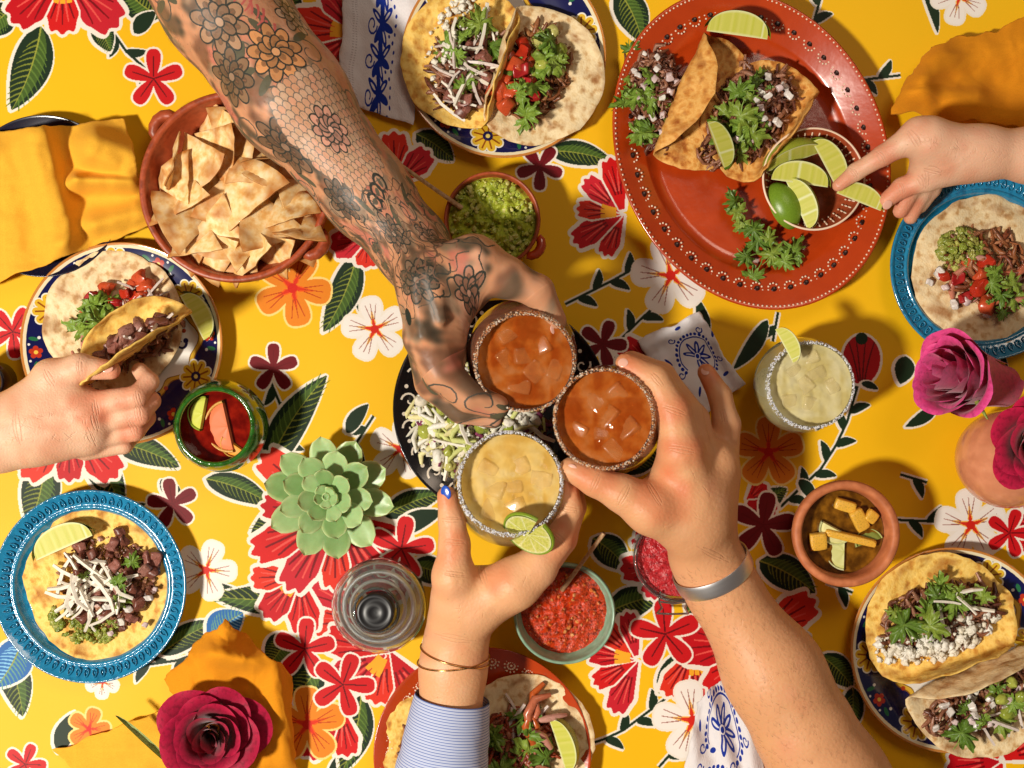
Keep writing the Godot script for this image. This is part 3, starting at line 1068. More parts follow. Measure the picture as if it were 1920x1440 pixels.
	clip.tube([q + Vector3(-0.018, -0.014, 0.016), q + Vector3(0, -0.0135, 0.0165), q + Vector3(0.018, -0.014, 0.016)], [0.0012, 0.0012, 0.0012], 8)
	clip.tube([q + Vector3(-0.017, 0, 0), q + Vector3(0, 0.001, 0.002), q + Vector3(0.017, 0, 0)], [0.0012, 0.0012, 0.0012], 8)
	part("wire_clip", clip, M["steel"], t)
	# mug with sangria
	t = thing("cup", "round green glazed cup of dark red punch with citrus slices", "cup", P(430, 796))
	r = R(87, 0.04)
	b = MB.new()
	b.lathe(t.position, [Vector2(0, 0.008), Vector2(r * 0.6, 0.01), Vector2(r * 0.86, 0.03), Vector2(r * 0.84, 0.055), Vector2(r * 0.74, 0.069), Vector2(r * 0.745, 0.073), Vector2(r * 0.79, 0.0755), Vector2(r * 0.85, 0.073), Vector2(r * 0.95, 0.06), Vector2(r, 0.042), Vector2(r * 0.95, 0.02), Vector2(r * 0.7, 0.0), Vector2(0, 0)], 72)
	part("cup", b, M["green_glaze"], t)
	part("punch", pool(t.position + Vector3(0, 0.054, 0), r * 0.845, 0.0006, 30.0, 2), M["sangria"], t)
	citrus_piece("pale green lime slice floating in the green cup", t.position + Vector3(-0.016, 0.057, -0.014), 0.02, 1.75, Color(0.6, 0.62, 0.1), Color(0.35, 0.45, 0.04))
	citrus_piece("pink grapefruit slice floating in the green cup", t.position + Vector3(0.012, 0.058, 0.0), 0.03, 1.35, Color(0.75, 0.2, 0.09), Color(0.82, 0.42, 0.12))
	citrus_piece("orange slice at the lower rim in the green cup", t.position + Vector3(0.018, 0.056, 0.02), 0.016, 0.6, Color(0.85, 0.36, 0.05), Color(0.85, 0.5, 0.1))
	# clay cup with fruit
	t = thing("cup", "plain terracotta cup of iced tea with lime and orange pieces", "cup", P(1556, 987))
	r = R(101, 0.06)
	b = MB.new()
	b.lathe(t.position, [Vector2(0, 0.006), Vector2(r * 0.6, 0.008), Vector2(r * 0.74, 0.03), Vector2(r * 0.8, 0.068), Vector2(r * 0.82, 0.075), Vector2(r * 0.87, 0.078), Vector2(r * 0.95, 0.0775), Vector2(r * 0.985, 0.074), Vector2(r * 0.98, 0.066), Vector2(r * 0.9, 0.045), Vector2(r * 0.76, 0.012), Vector2(r * 0.66, 0.0), Vector2(0, 0)], 80)
	part("cup", b, M["clay_pale"], t)
	part("tea", pool(t.position + Vector3(0, 0.056, 0), r * 0.77, 0.0006, 30.0, 4), M["tea"], t)
	var c := t.position + Vector3(0, 0.058, 0)
	citrus_piece("half lime slice in the middle of the terracotta cup", c + Vector3(-0.008, 0.003, -0.004), 0.019, 0.5, Color(0.72, 0.68, 0.3), Color(0.7, 0.7, 0.4))
	citrus_piece("curved lime slice low in the terracotta cup", c + Vector3(0.002, 0, 0.022), 0.021, 1.6, Color(0.55, 0.55, 0.2), Color(0.75, 0.75, 0.5))
	citrus_piece("thin green lime slice at the right in the terracotta cup", c + Vector3(0.03, -0.001, 0.012), 0.016, 2.8, Color(0.2, 0.24, 0.04), Color(0.5, 0.55, 0.2))
	for e in [["long orange peel strip across the terracotta cup", 0.008, 0.006, 0.058, 0.009, -0.24], ["orange chunk at the left in the terracotta cup", -0.028, 0.01, 0.019, 0.02, 0.1], ["orange chunk at the upper rim in the terracotta cup", 0.002, -0.03, 0.024, 0.013, -0.3], ["tilted orange piece at the upper right in the terracotta cup", 0.018, -0.014, 0.016, 0.026, 0.5], ["small orange piece at the upper right wall in the terracotta cup", 0.031, -0.018, 0.014, 0.014, 0.9]]:
		var f := MB.new()
		f.put(box_mb(Vector3(e[3], 0.009, e[4]), 0.002), Transform3D(Basis(Vector3.UP, e[5]) * Basis(Vector3.RIGHT, 0.25), c + Vector3(e[1], 0.003, e[2])), Color(0.9, 0.5, 0.06))
		lone("orange_piece", f, M["wet"], e[0], "orange piece", "fruit floating in the terracotta cup")
	# decanter with a black stopper
	t = thing("decanter", "low clear glass decanter with black stopper on the red print", "decanter", P(717, 1126))
	r = R(89, 0.04)
	b = MB.new()
	b.lathe(t.position, [Vector2(0, 0.006), Vector2(r * 0.7, 0.007), Vector2(r * 0.93, 0.018), Vector2(r * 0.95, 0.036), Vector2(r * 0.86, 0.045), Vector2(r * 0.62, 0.051), Vector2(r * 0.46, 0.057), Vector2(r * 0.43, 0.068), Vector2(r * 0.45, 0.07), Vector2(r * 0.49, 0.068), Vector2(r * 0.5, 0.06), Vector2(r * 0.66, 0.0545), Vector2(r * 0.9, 0.049), Vector2(r, 0.038), Vector2(r * 0.98, 0.014), Vector2(r * 0.75, 0.0), Vector2(0, 0)], 80)
	part("glass_body", b, M["glass"], t)
	for ring in [[0.55, 0.046, 0.04, 0.004], [0.72, 0.038, 0.05, 0.005], [0.86, 0.026, 0.03, 0.006]]:  # metal rings added inside, standing in for reflections in the thick glass
		b = MB.new()
		b.grid(10, 72, func(e, w):
			return t.position + Vector3(cos(TAU * w) * (r * ring[0] + cos(TAU * e) * r * ring[2]), ring[1] + sin(TAU * e) * ring[3], sin(TAU * w) * (r * ring[0] + cos(TAU * e) * r * ring[2])), true)
		part("added_glint_ring", b, M["silver"], t)
	b = MB.new()
	b.lathe(t.position, [Vector2(r * 0.0, 0.0505), Vector2(r * 0.36, 0.051), Vector2(r * 0.38, 0.074), Vector2(r * 0.39, 0.079), Vector2(r * 0.37, 0.081), Vector2(r * 0.31, 0.0812), Vector2(r * 0.3, 0.0798), Vector2(r * 0.22, 0.08), Vector2(r * 0.21, 0.081), Vector2(r * 0.12, 0.081), Vector2(r * 0.11, 0.0798), Vector2(0, 0.08)], 48)
	b.i.reverse()
	part("stopper", b, M["black_plastic"], t)
	# something dark and round at the left edge
	t = thing("cup", "small dark cup cut by the left edge of the picture", "cup", P(-4, 716))
	r = R(42, 0.04)
	b = MB.new()
	b.lathe(t.position, [Vector2(0, 0.006), Vector2(r * 0.8, 0.01), Vector2(r * 0.86, 0.045), Vector2(r * 0.93, 0.048), Vector2(r, 0.045), Vector2(r * 0.9, 0.0), Vector2(0, 0)], 48)
	part("cup", b, M["dark_glaze"], t)
	part("sauce", pool(t.position + Vector3(0, 0.034, 0), r * 0.84, 0.0006, 30.0, 4), M["tea"], t)
	# margarita standing on the cloth
	tumbler("clear tumbler of pale margarita with salted rim standing on the cloth", P(1482, 722, 0.0), Basis(), "drink_lime", [Color(0.9, 0.9, 0.9), Color(0.85, 0.86, 0.9), Color(0.7, 0.72, 0.8)], 0.95, 3)
	lime_wedge("dark lime wedge on the rim of the standing margarita", 1484, 642, 0.112, 62, 72, 95, 14, "squeezed lime wedges")

func stick(label: String, a: Vector3, b: Vector3, r: float) -> void:
	var m := MB.new()
	m.tube([a, a.lerp(b, 0.5), b], [r * 0.9, r * 0.8, r], 8)
	lone("spoon_handle", m, M["wood"], label, "spoon")

func scatter_bits(b: MB, c: Vector3, r: float, n: int, lo: float, hi: float, cols: Array, dome: float, sd: int) -> void:
	var g := RandomNumberGenerator.new()
	g.seed = sd
	var shapes := []
	for e in 5:
		shapes.append(ball(Vector3(1, 0.75, 0.85), 0.4, 1, e + sd).facet())
	for e in n:
		var q := sqrt(g.randf()) * r
		var an := g.randf() * TAU
		var s := lerpf(lo, hi, pow(g.randf(), 1.6))
		var p := c + Vector3(q * cos(an), dome * (1.0 - pow(q / r, 2.0)) + g.randf_range(-0.3, 0.6) * s, q * sin(an))
		b.put(shapes[g.randi() % 5], Transform3D(Basis.from_euler(Vector3(g.randf() * 6, g.randf() * 6, 0)).scaled(Vector3.ONE * s), p), (cols[g.randi() % cols.size()] as Color) * g.randf_range(0.85, 1.1))

# half a slice: flat half disc with rind
func citrus_piece(label: String, at: Vector3, r: float, turn: float, flesh: Color, rind: Color) -> void:
	var t := thing("citrus_slice", label, "citrus slice", at)
	var b := MB.new()
	var e := MB.new()
	var tilt := Basis(Vector3.UP, -turn) * Basis(Vector3.RIGHT, 0.3)
	b.grid(8, 18, func(s, w): return t.position + tilt * Vector3(cos(PI * w) * r * 0.88 * s, 0.0026 * (1.0 if s < 0.97 else 0.4) - 0.0004 * absf(sin(w * PI * 4)), sin(PI * w) * r * 0.88 * s), false, flesh)
	b.grid(1, 10, func(s, w): return t.position + tilt * Vector3(lerpf(-1, 1, w) * r * 0.88, -0.003 + 0.0055 * s, 0.0), false, flesh)
	e.grid(10, 20, func(s, w): return t.position + tilt * Vector3(cos(PI * w) * r * (0.94 + 0.06 * cos(TAU * s)), 0.0034 * sin(TAU * s), sin(PI * w) * r * (0.94 + 0.06 * cos(TAU * s))), false, rind)
	part("flesh", b, M["pulp"], t)
	part("peel", e, M["rind"], t)

# a wedge of lime: curved peel and two cut faces. turn and roll in degrees
func lime_wedge(label: String, x: float, y: float, h: float, turn: float, long_px: float, roll: float, half := 34.0, group := "lime wedges", tint := 0.0) -> Node3D:
	var t := thing("lime_wedge", label, "lime wedge", P(x, y, h), group)
	var a := R(long_px, h) * 0.5
	var rad := a * 0.78
	var bas := Basis(Vector3.UP, deg_to_rad(-turn)) * Basis(Vector3.RIGHT, deg_to_rad(roll))
	var al := deg_to_rad(half)
	var mid := rad * 0.55
	var at := t.position
	var peel := MB.new()
	var green := Color(0.2, 0.34, 0.03).lerp(Color(0.42, 0.46, 0.06), tint)
	peel.grid(16, 12, func(s, w): return at + bas * (Vector3(-cos(PI * s) * a * (1.0 + 0.1 * pow(absf(cos(PI * s)), 8.0)), 0, 0) + Vector3(0, -cos(lerpf(-al, al, w)), sin(lerpf(-al, al, w))) * rad * pow(sin(PI * s), 0.8) + Vector3(0, mid, 0)), false, green)
	part("peel", peel, M["rind"], t)
	var f := MB.new()
	for sd in [-1.0, 1.0]:
		var n := f.v.size()
		for e in 41:
			var streak := 0.5 + 0.5 * sin(e * 2.7 + sd * 3.0) * cos(e * 1.1 + long_px)
			for k in 9:
				var s := e / 40.0
				var q := k / 8.0
				var edge := Vector3(0, -cos(al), sin(al) * sd) * rad * pow(sin(PI * s), 0.8)
				var core := Vector3(-cos(PI * s) * a * 0.985, 0, 0)
				var p := core + edge * q * 0.985 + Vector3(0, mid, 0)
				var inset := Vector3(0, -sin(al), -cos(al) * sd) * 0.0005 * (streak - 0.5) * sin(q * PI)
				var pith := Color(0.72, 0.74, 0.4)
				var pulp := Color(0.5, 0.52, 0.06).lerp(Color(0.62, 0.6, 0.14), streak)
				f.add(at + bas * (p + inset), pith if k == 8 or k == 0 or e < 2 or e > 38 or streak > 0.93 else pulp)
		for e in 40:
			for k in 8:
				var q := n + e * 9 + k
				if sd < 0:
					f.quad(q, q + 9, q + 10, q + 1)
				else:
					f.quad(q, q + 1, q + 10, q + 9)
	part("flesh", f, M["pulp"], t)
	return t

# stemless glass with a drink, ice and a crusted rim; at is the middle of its foot
func tumbler(label: String, at: Vector3, bas: Basis, drink: String, crust: Array, k: float, sd: int) -> Node3D:
	var t := thing("cocktail_glass", label, "glass", at)
	var g := RandomNumberGenerator.new()
	g.seed = sd
	var tr := Transform3D(bas.scaled(Vector3.ONE * k), at)
	var gl := MB.new()
	gl.lathe(Vector3.ZERO, [Vector2(0, 0.010), Vector2(0.028, 0.0105), Vector2(0.041, 0.022), Vector2(0.052, 0.046), Vector2(0.0548, 0.062), Vector2(0.0525, 0.085), Vector2(0.0465, 0.1085), Vector2(0.0472, 0.1105), Vector2(0.0483, 0.1105), Vector2(0.049, 0.109), Vector2(0.0543, 0.085), Vector2(0.0568, 0.062), Vector2(0.054, 0.045), Vector2(0.0435, 0.019), Vector2(0.031, 0.002), Vector2(0.028, 0.0), Vector2(0, 0.001)], 72)
	var w := MB.new()
	w.put(gl, tr)
	part("glass", w, M["glass"], t)
	var dr := MB.new()
	dr.lathe(Vector3.ZERO, [Vector2(0.0, 0.0095), Vector2(0.0278, 0.0100), Vector2(0.0414, 0.0224), Vector2(0.0524, 0.046), Vector2(0.0552, 0.062), Vector2(0.0529, 0.085), Vector2(0.0496, 0.0978)], 64)
	dr.i.reverse()
	var top := pool(Vector3(0, 0.0978, 0), 0.0496, 0.0018, 55.0, sd)
	dr.put(top, Transform3D())
	w = MB.new()
	w.put(dr, tr)
	part("drink", w, M[drink], t)
	for e in 7:
		var q := 0.004 + 0.028 * sqrt(e / 6.0)
		var an := e * 2.4 + sd
		var ic := MB.new()
		ic.put(box_mb(Vector3(g.randf_range(0.016, 0.026), 0.014, g.randf_range(0.014, 0.022)), 0.002), tr * Transform3D(Basis.from_euler(Vector3(g.randf_range(-0.4, 0.4), g.randf() * 3, g.randf_range(-0.4, 0.4))), Vector3(q * cos(an), 0.0922, q * sin(an))))
		part("ice_cube", ic, M["ice_" + drink], t)
	var cr := MB.new()
	var shapes := []
	for e in 4:
		shapes.append(ball(Vector3(1, 0.8, 0.9), 0.4, 1, e + 9).facet())
	for e in 900:
		var an := g.randf() * TAU
		var s := lerpf(0.0004, 0.0012, pow(g.randf(), 1.5))
		var q := g.randf_range(-0.4, 1.0)
		cr.put(shapes[g.randi() % 4], tr * Transform3D(Basis.from_euler(Vector3(g.randf() * 6, g.randf() * 6, 0)).scaled(Vector3.ONE * s), Vector3((0.0482 + 0.0026 * q) * cos(an), 0.1112 - 0.009 * q * q, (0.0482 + 0.0026 * q) * sin(an))), crust[g.randi() % crust.size()])
	part("salt_rim", cr, M["salt"], t, "stuff")
	return t

# ---------------------------------------------------------------- napkins
# a cloth between four corners (photograph plan), raised along ridges: [x, y, x2, y2, width px, height]
func napkin(label: String, corners: Array, ridges: Array, m: Material, thick := 0.0014, lift := 0.002, sd := 1, nu := 54, nv := 54, wob := 14.0) -> Node3D:
	var n := FastNoiseLite.new()
	n.seed = sd; n.frequency = 0.011
	var mid := MB.new()
	for a in nu + 1:
		for e in nv + 1:
			var s := float(a) / nu
			var w := float(e) / nv
			var q: Vector2 = (corners[0] as Vector2).lerp(corners[1], w).lerp((corners[3] as Vector2).lerp(corners[2], w), s)
			q += Vector2(n.get_noise_2d(q.x, q.y), n.get_noise_2d(q.y + 300, q.x)) * wob
			var h := lift + 0.004 * (0.5 + n.get_noise_2d(q.x * 1.2 + 70, q.y * 1.2))
			var crease := 1.0 - absf(n.get_noise_2d(q.x * 1.5 + 500, q.y * 0.8 + 90)) * 5.0
			h += 0.0016 * pow(maxf(0.0, crease), 1.5)
			var lean := Vector2.ZERO
			for r in ridges:
				var c := Geometry2D.get_closest_point_to_segment(q, Vector2(r[0], r[1]), Vector2(r[2], r[3]))
				var d: float = q.distance_to(c) / r[4]
				var fade: float = 1.0 - 0.35 * c.distance_to(Vector2(r[0], r[1])) / maxf(1.0, Vector2(r[0], r[1]).distance_to(Vector2(r[2], r[3])))
				var k: float = r[5] * fade * (1.0 / (1.0 + pow(d, 4.0)) if r[5] > 0.041 else exp(-d * d))
				h += k
				if r.size() > 6:
					lean += Vector2(r[6], r[7]) * fade * exp(-d * d * 1.6)
			q += lean
			mid.add(P(q.x, q.y, maxf(h, lift)), Color.WHITE, Vector2(w, s))
	for a in nu:
		for e in nv:
			var q := a * (nv + 1) + e
			mid.quad(q, q + 1, q + nv + 2, q + nv + 1)
	for round in 3:
		var old := mid.v.duplicate()
		for a in range(1, nu):
			for e in range(1, nv):
				var q := a * (nv + 1) + e
				mid.v[q] = old[q] * 0.4 + (old[q - 1] + old[q + 1] + old[q - nv - 1] + old[q + nv + 1]) * 0.15
	var nm := mid.normals()
	var b := MB.new()
	var cnt := mid.v.size()
	for k in cnt:
		b.add(mid.v[k] + nm[k] * thick * 0.5, Color.WHITE, mid.uv[k])
	for k in cnt:
		b.add(mid.v[k] - nm[k] * thick * 0.5, Color.WHITE, mid.uv[k])
	for k in range(0, mid.i.size(), 3):
		b.tri(mid.i[k], mid.i[k + 1], mid.i[k + 2])
		b.tri(cnt + mid.i[k], cnt + mid.i[k + 2], cnt + mid.i[k + 1])
	for e in nv:
		b.quad(e, cnt + e, cnt + e + 1, e + 1)
		var q := nu * (nv + 1) + e
		b.quad(q, q + 1, cnt + q + 1, cnt + q)
	for a in nu:
		var q := a * (nv + 1)
		b.quad(q, q + nv + 1, cnt + q + nv + 1, cnt + q)
		q += nv
		b.quad(q, cnt + q, cnt + q + nv + 1, q + nv + 1)
	return lone("napkin", b, m, label, "napkin")

func embroidered(kind: int) -> StandardMaterial3D:
	var p := Paint.new(512, 512, c8(226, 222, 224), 512.0, Vector2.ZERO)
	var blue := c8(28, 52, 150)
	if kind == 0:      # a running border of bows and curls along the right
		for e in 5:
			var y := 0.06 + e * 0.21
			var c := pv(0.5, y)
			p.line(p.curve(c + pv(-0.02, -0.1), c + pv(-0.04, 0.1), 0.5, 12), 0.018, blue)
			for q in 6:
				var an := -2.6 + q * 0.95
				p.poly(p.oval(c + Vector2(0.075, 0).rotated(an), 0.07, 0.026, an), blue)
			p.disc(c, 0.03, blue)
			for q in 3:
				p.poly(p.oval(c + Vector2(0.08, 0).rotated(-2.6 + q * 1.9), 0.034, 0.009, -2.6 + q * 1.9), c8(226, 222, 224))
			for q in 7:
				p.disc(c + Vector2(0.17, 0).rotated(-1.0 + q * 0.33), 0.012, blue)
			var s := PackedVector2Array()
			for q in 14:
				s.append(c + pv(-0.12, 0.02) + Vector2(0.06 - 0.003 * q, 0).rotated(q * 0.55))
			p.line(s, 0.013, blue)
		for x in [0.12, 0.16]:
			for e in 64:
				p.poly(PackedVector2Array([pv(x, e / 64.0), pv(x + 0.022, e / 64.0), pv(x + 0.022, e / 64.0 + 0.006), pv(x, e / 64.0 + 0.006)]), c8(188, 180, 184))
	else:      # one big flower with a scalloped fan
		for f in ([pv(0.62, 0.45)] if kind == 1 else [pv(0.55, 0.3), pv(0.4, 0.82)]):
			for q in 24:
				var an: float = PI * 0.9 + q * 0.2
				p.disc(f + Vector2(0.27, 0).rotated(an), 0.02, blue)
			var ring := PackedVector2Array()
			for q in 25:
				ring.append(f + Vector2(0.235, 0).rotated(PI * 0.9 + q * 0.19))
			p.line(ring, 0.014, blue)
			for q in 7:
				var an := -2.5 + q * 0.72
				p.poly(p.oval(f + Vector2(0.1, 0).rotated(an), 0.09, 0.032, an), blue)
				p.poly(p.oval(f + Vector2(0.1, 0).rotated(an), 0.055, 0.011, an), c8(222, 220, 228))
			p.disc(f, 0.04, c8(222, 220, 228))
			p.disc(f, 0.026, blue)
			for q in 5:
				var s := PackedVector2Array()
				for z in 12:
					s.append(f + Vector2(0.33 + 0.02 * (q % 2), 0).rotated(q * 1.25 + 0.4) + Vector2(0.045 - 0.0025 * z, 0).rotated(z * 0.6))
				p.line(s, 0.014, blue)
				p.poly(p.oval(f + Vector2(0.4, 0).rotated(q * 1.25 + 0.9), 0.05, 0.02, q * 2.1), blue)
	var m := mat("embroidered_%d" % kind, Color.WHITE, 0.9, 0.2)
	m.albedo_texture = p.tex()
	m.heightmap_enabled = true
	m.heightmap_scale = 0.04
	m.heightmap_texture = noise_tex(0.25, [Color.BLACK, Color.WHITE], 77, 2)
	m.rim_enabled = true; m.rim = 0.25
	return m

func cloths() -> void:
	napkin("crumpled yellow napkin with a rolled fold at the upper left edge", [pv(-120, 262), pv(232, 222), pv(288, 420), pv(-140, 580)],
		[[66, 250, 112, 440, 30, 0.042, 8, 0], [178, 275, 236, 300, 34, 0.046, 0, 0], [142, 342, 246, 346, 15, 0.034, 0, -6], [0, 300, 40, 560, 60, 0.026], [178, 420, 262, 398, 20, 0.024], [120, 470, 40, 560, 30, 0.016]], M["cloth_yellow"], 0.0016, 0.014, 4, 90, 90, 7.0)
	napkin("orange napkin with soft folds in the upper right corner", [pv(1668, 214), pv(1742, 84), pv(2080, 0), pv(2080, 262)],
		[[1700, 170, 1760, 110, 40, 0.03], [1715, 190, 1830, 185, 30, 0.034, 0, -12], [1760, 130, 1990, 70, 46, 0.024], [1790, 215, 2000, 225, 34, 0.024], [1730, 150, 1745, 235, 20, 0.02]], M["cloth_orange"], 0.0016, 0.004, 6, 80, 80)
	napkin("orange napkin folded upright behind the crimson rose at the bottom", [pv(310, 1275), pv(420, 1158), pv(545, 1270), pv(560, 1560)],
		[[420, 1180, 400, 1300, 42, 0.04], [395, 1225, 470, 1240, 20, 0.026], [500, 1230, 525, 1420, 34, 0.04, 10, 0], [350, 1250, 330, 1380, 36, 0.02], [455, 1240, 480, 1430, 26, 0.022]], M["cloth_orange"], 0.0016, 0.004, 9, 80, 80)
	napkin("flat yellow napkin lying under the crimson rose at the bottom left", [pv(96, 1408), pv(330, 1322), pv(520, 1400), pv(330, 1600)], [[240, 1360, 420, 1420, 30, 0.008]], M["cloth_yellow"], 0.0016, 0.002, 12, 50, 50, 8.0)
	napkin("white napkin with blue bow embroidery left of the top plate", [pv(650, -110), pv(806, -110), pv(776, 236), pv(634, 184)], [[660, -60, 650, 180, 20, 0.006], [700, 40, 720, 230, 24, 0.004], [770, 0, 765, 220, 26, 0.006]], embroidered(0), 0.0018, 0.003, 15, 60, 50, 6.0)
	napkin("white napkin with blue fan embroidery behind the right hand", [pv(1196, 640), pv(1312, 584), pv(1396, 720), pv(1290, 800)], [[1210, 650, 1290, 600, 16, 0.012], [1240, 680, 1330, 610, 16, 0.01], [1350, 640, 1390, 715, 16, 0.012], [1280, 720, 1350, 740, 30, 0.008]], embroidered(1), 0.0018, 0.003, 17, 60, 50, 8.0)
	napkin("white napkin with blue flower embroidery at the bottom edge", [pv(1306, 1318), pv(1374, 1256), pv(1470, 1560), pv(1270, 1560)], [[1330, 1300, 1380, 1470, 14, 0.012], [1390, 1290, 1420, 1480, 16, 0.014], [1300, 1380, 1310, 1480, 16, 0.01]], embroidered(2), 0.0018, 0.003, 19, 60, 50, 8.0)

# ---------------------------------------------------------------- food
var bits_cache := {}

# a cilantro leaf: lobed blade with a stalk, about one unit across
func herb_leaf(sd: int) -> ArrayMesh:
	var key := "leaf%d" % sd
	if bits_cache.has(key):
		return bits_cache[key]
	var b := MB.new()
	var g := RandomNumberGenerator.new()
	g.seed = sd + 40
	var ns := 72
	var n := FastNoiseLite.new()
	n.seed = sd; n.frequency = 1.3
	var ph := g.randf() * 0.4
	var dark := Color(0.05, 0.13, 0.015)
	var lite := Color(0.26, 0.4, 0.055)
	var tone := dark.lerp(lite, g.randf()).lerp(Color(0.34, 0.4, 0.06), 0.5 * float(sd % 3 == 0))
	b.add(Vector3(0, 0.1, 0), tone.lerp(lite, 0.4))
	for a in 5:
		for e in ns:
			var an := TAU * e / ns
			var open := smoothstep(0.0, 0.7, absf(wrapf(an - PI, -PI, PI)) if false else PI - absf(wrapf(an, -PI, PI)) + 0.25)
			var r := (0.28 + 0.48 * pow(absf(cos(an * 1.5)), 0.65)) * (0.35 + 0.65 * open)
			r *= 1.0 + 0.2 * cos(an * 9.0 + ph) + 0.11 * cos(an * 17.0 + ph * 2.0)
			var q := (a + 1) / 5.0
			var x := cos(an) * r * q
			var z := sin(an) * r * q
			var y := 0.1 - 0.16 * q * q + n.get_noise_2d(x * 1.5, z * 1.5) * 0.46 * q + 0.22 * absf(z) * q * (1.0 if sd % 2 == 0 else -0.8)
			b.add(Vector3(x, y, z), tone.lerp(lite if e % 2 == 0 else dark, 0.25 * q))
	for e in ns:
		b.tri(0, 1 + e, 1 + (e + 1) % ns)
	for a in 4:
		for e in ns:
			var p := 1 + a * ns + e
			var q := 1 + a * ns + (e + 1) % ns
			b.quad(p, p + ns, q + ns, q)
	b.tube([Vector3(-0.1, 0.05, 0), Vector3(-0.5, -0.02, 0.05), Vector3(-0.8, -0.06, 0.0)], [0.035, 0.03, 0.025], 6, lite)
	bits_cache[key] = b.mesh()
	return bits_cache[key]

func bit(kind: String, sd: int) -> ArrayMesh:
	var key := "%s%d" % [kind, sd]
	if bits_cache.has(key):
		return bits_cache[key]
	var g := RandomNumberGenerator.new()
	g.seed = sd * 7 + kind.length()
	var b := MB.new()
	match kind:
		"radish_stick", "cheese_shred", "onion_strip":
			var c := Color(0.9, 0.85, 0.74) if kind != "onion_strip" else Color(0.7, 0.6, 0.55)
			var l := g.randf_range(0.8, 1.15)
			var bow := g.randf_range(-0.22, 0.22)
			b.tube([Vector3(-0.5 * l, 0, 0), Vector3(-0.2 * l, bow * 0.6, bow * 0.5), Vector3(0.2 * l, bow * 0.7, bow * 0.7), Vector3(0.5 * l, 0, 0)], [0.05, 0.062, 0.06, 0.045], 4, c)
			b = b.facet()
		"meat_chunk", "tomato_chunk", "onion_dice", "avocado_chunk", "cheese_crumb":
			var pal := {"meat_chunk": [Color(0.34, 0.13, 0.1), Color(0.2, 0.07, 0.045), Color(0.42, 0.2, 0.16)], "tomato_chunk": [Color(0.5, 0.035, 0.015), Color(0.6, 0.09, 0.03), Color(0.42, 0.02, 0.02)], "onion_dice": [Color(0.8, 0.74, 0.7), Color(0.74, 0.58, 0.58), Color(0.84, 0.8, 0.72)],
				"avocado_chunk": [Color(0.42, 0.46, 0.08), Color(0.3, 0.36, 0.05), Color(0.55, 0.52, 0.16)], "cheese_crumb": [Color(0.84, 0.79, 0.68), Color(0.86, 0.83, 0.74), Color(0.8, 0.74, 0.6)]}
			var s := ball(Vector3(0.55, 0.4, 0.45), 0.3, 2, sd + 3)
			if kind in ["meat_chunk", "onion_dice", "tomato_chunk"]:
				s = box_mb(Vector3(1.0, 0.55, 0.8), 0.12)
				for k in s.v.size():
					s.v[k] += Vector3(sin(s.v[k].y * 5 + sd), sin(s.v[k].x * 6 + sd * 2), sin(s.v[k].x * 5 + s.v[k].y * 4 + sd)) * 0.13
			b.put(s, Transform3D(), pal[kind][sd % 3])
		"pepper_strip", "meat_strip":
			var c := Color(0.5, 0.1, 0.02) if kind == "pepper_strip" else Color(0.27, 0.1, 0.06)
			var bow := g.randf_range(-0.3, 0.3)
			b.tube([Vector3(-0.5, 0, 0), Vector3(-0.2, 0.1, bow), Vector3(0.2, 0.12, bow * 0.9), Vector3(0.5, 0, 0)], [0.06, 0.11, 0.12, 0.05], 7, c.lightened(0.06 * sd))
	bits_cache[key] = b.mesh()
	return bits_cache[key]

const BIT_MAT := {"radish_stick": "crumb_piece", "cheese_shred": "crumb_piece", "onion_strip": "wet_piece", "meat_chunk": "meat_piece", "tomato_chunk": "wet_piece", "onion_dice": "wet_piece", "avocado_chunk": "wet_piece", "cheese_crumb": "crumb_piece", "pepper_strip": "wet_piece", "meat_strip": "meat_piece", "cilantro_leaf": "herb_piece"}

# pieces lying on a surface; where(u, w) gives [place, normal]. region: [u, w, ru, rw] in metres
func pieces(t: Node3D, kind: String, n: int, region: Array, size_px: float, where: Callable, g: RandomNumberGenerator, lift := 0.004, flat := 0.5) -> void:
	var s := size_px * S * 0.97
	for e in n:
		var q := sqrt((e + 0.5) / n)
		var an := e * 2.39996 + g.randf() * 0.9
		var at: Array = where.call(region[0] + region[2] * q * cos(an), region[1] + region[3] * q * sin(an))
		var o := MeshInstance3D.new()
		o.name = kind
		o.mesh = herb_leaf(g.randi() % 9) if kind == "cilantro_leaf" else bit(kind, g.randi() % 5)
		o.material_override = M[BIT_MAT[kind]]
		var nm: Vector3 = at[1]
		var x := nm.cross(Vector3(sin(e * 1.7 + n), 0.1, cos(e * 2.9 + n))).normalized()
		var bas := Basis(x, nm, x.cross(nm)).orthonormalized() * Basis(Vector3.UP, g.randf() * TAU) * Basis.from_euler(Vector3(g.randf_range(-1, 1), 0, g.randf_range(-1, 1)) * flat)
		var k := s * (g.randf_range(0.42, 1.15) if kind == "cilantro_leaf" else g.randf_range(0.75, 1.2))
		var up := lift * (0.6 + 0.9 * g.randf()) * (1.15 - q * 0.6)
		o.transform = Transform3D(bas.scaled(Vector3.ONE * k), (at[0] as Vector3) + nm * up - t.position)
		t.add_child(o, true)

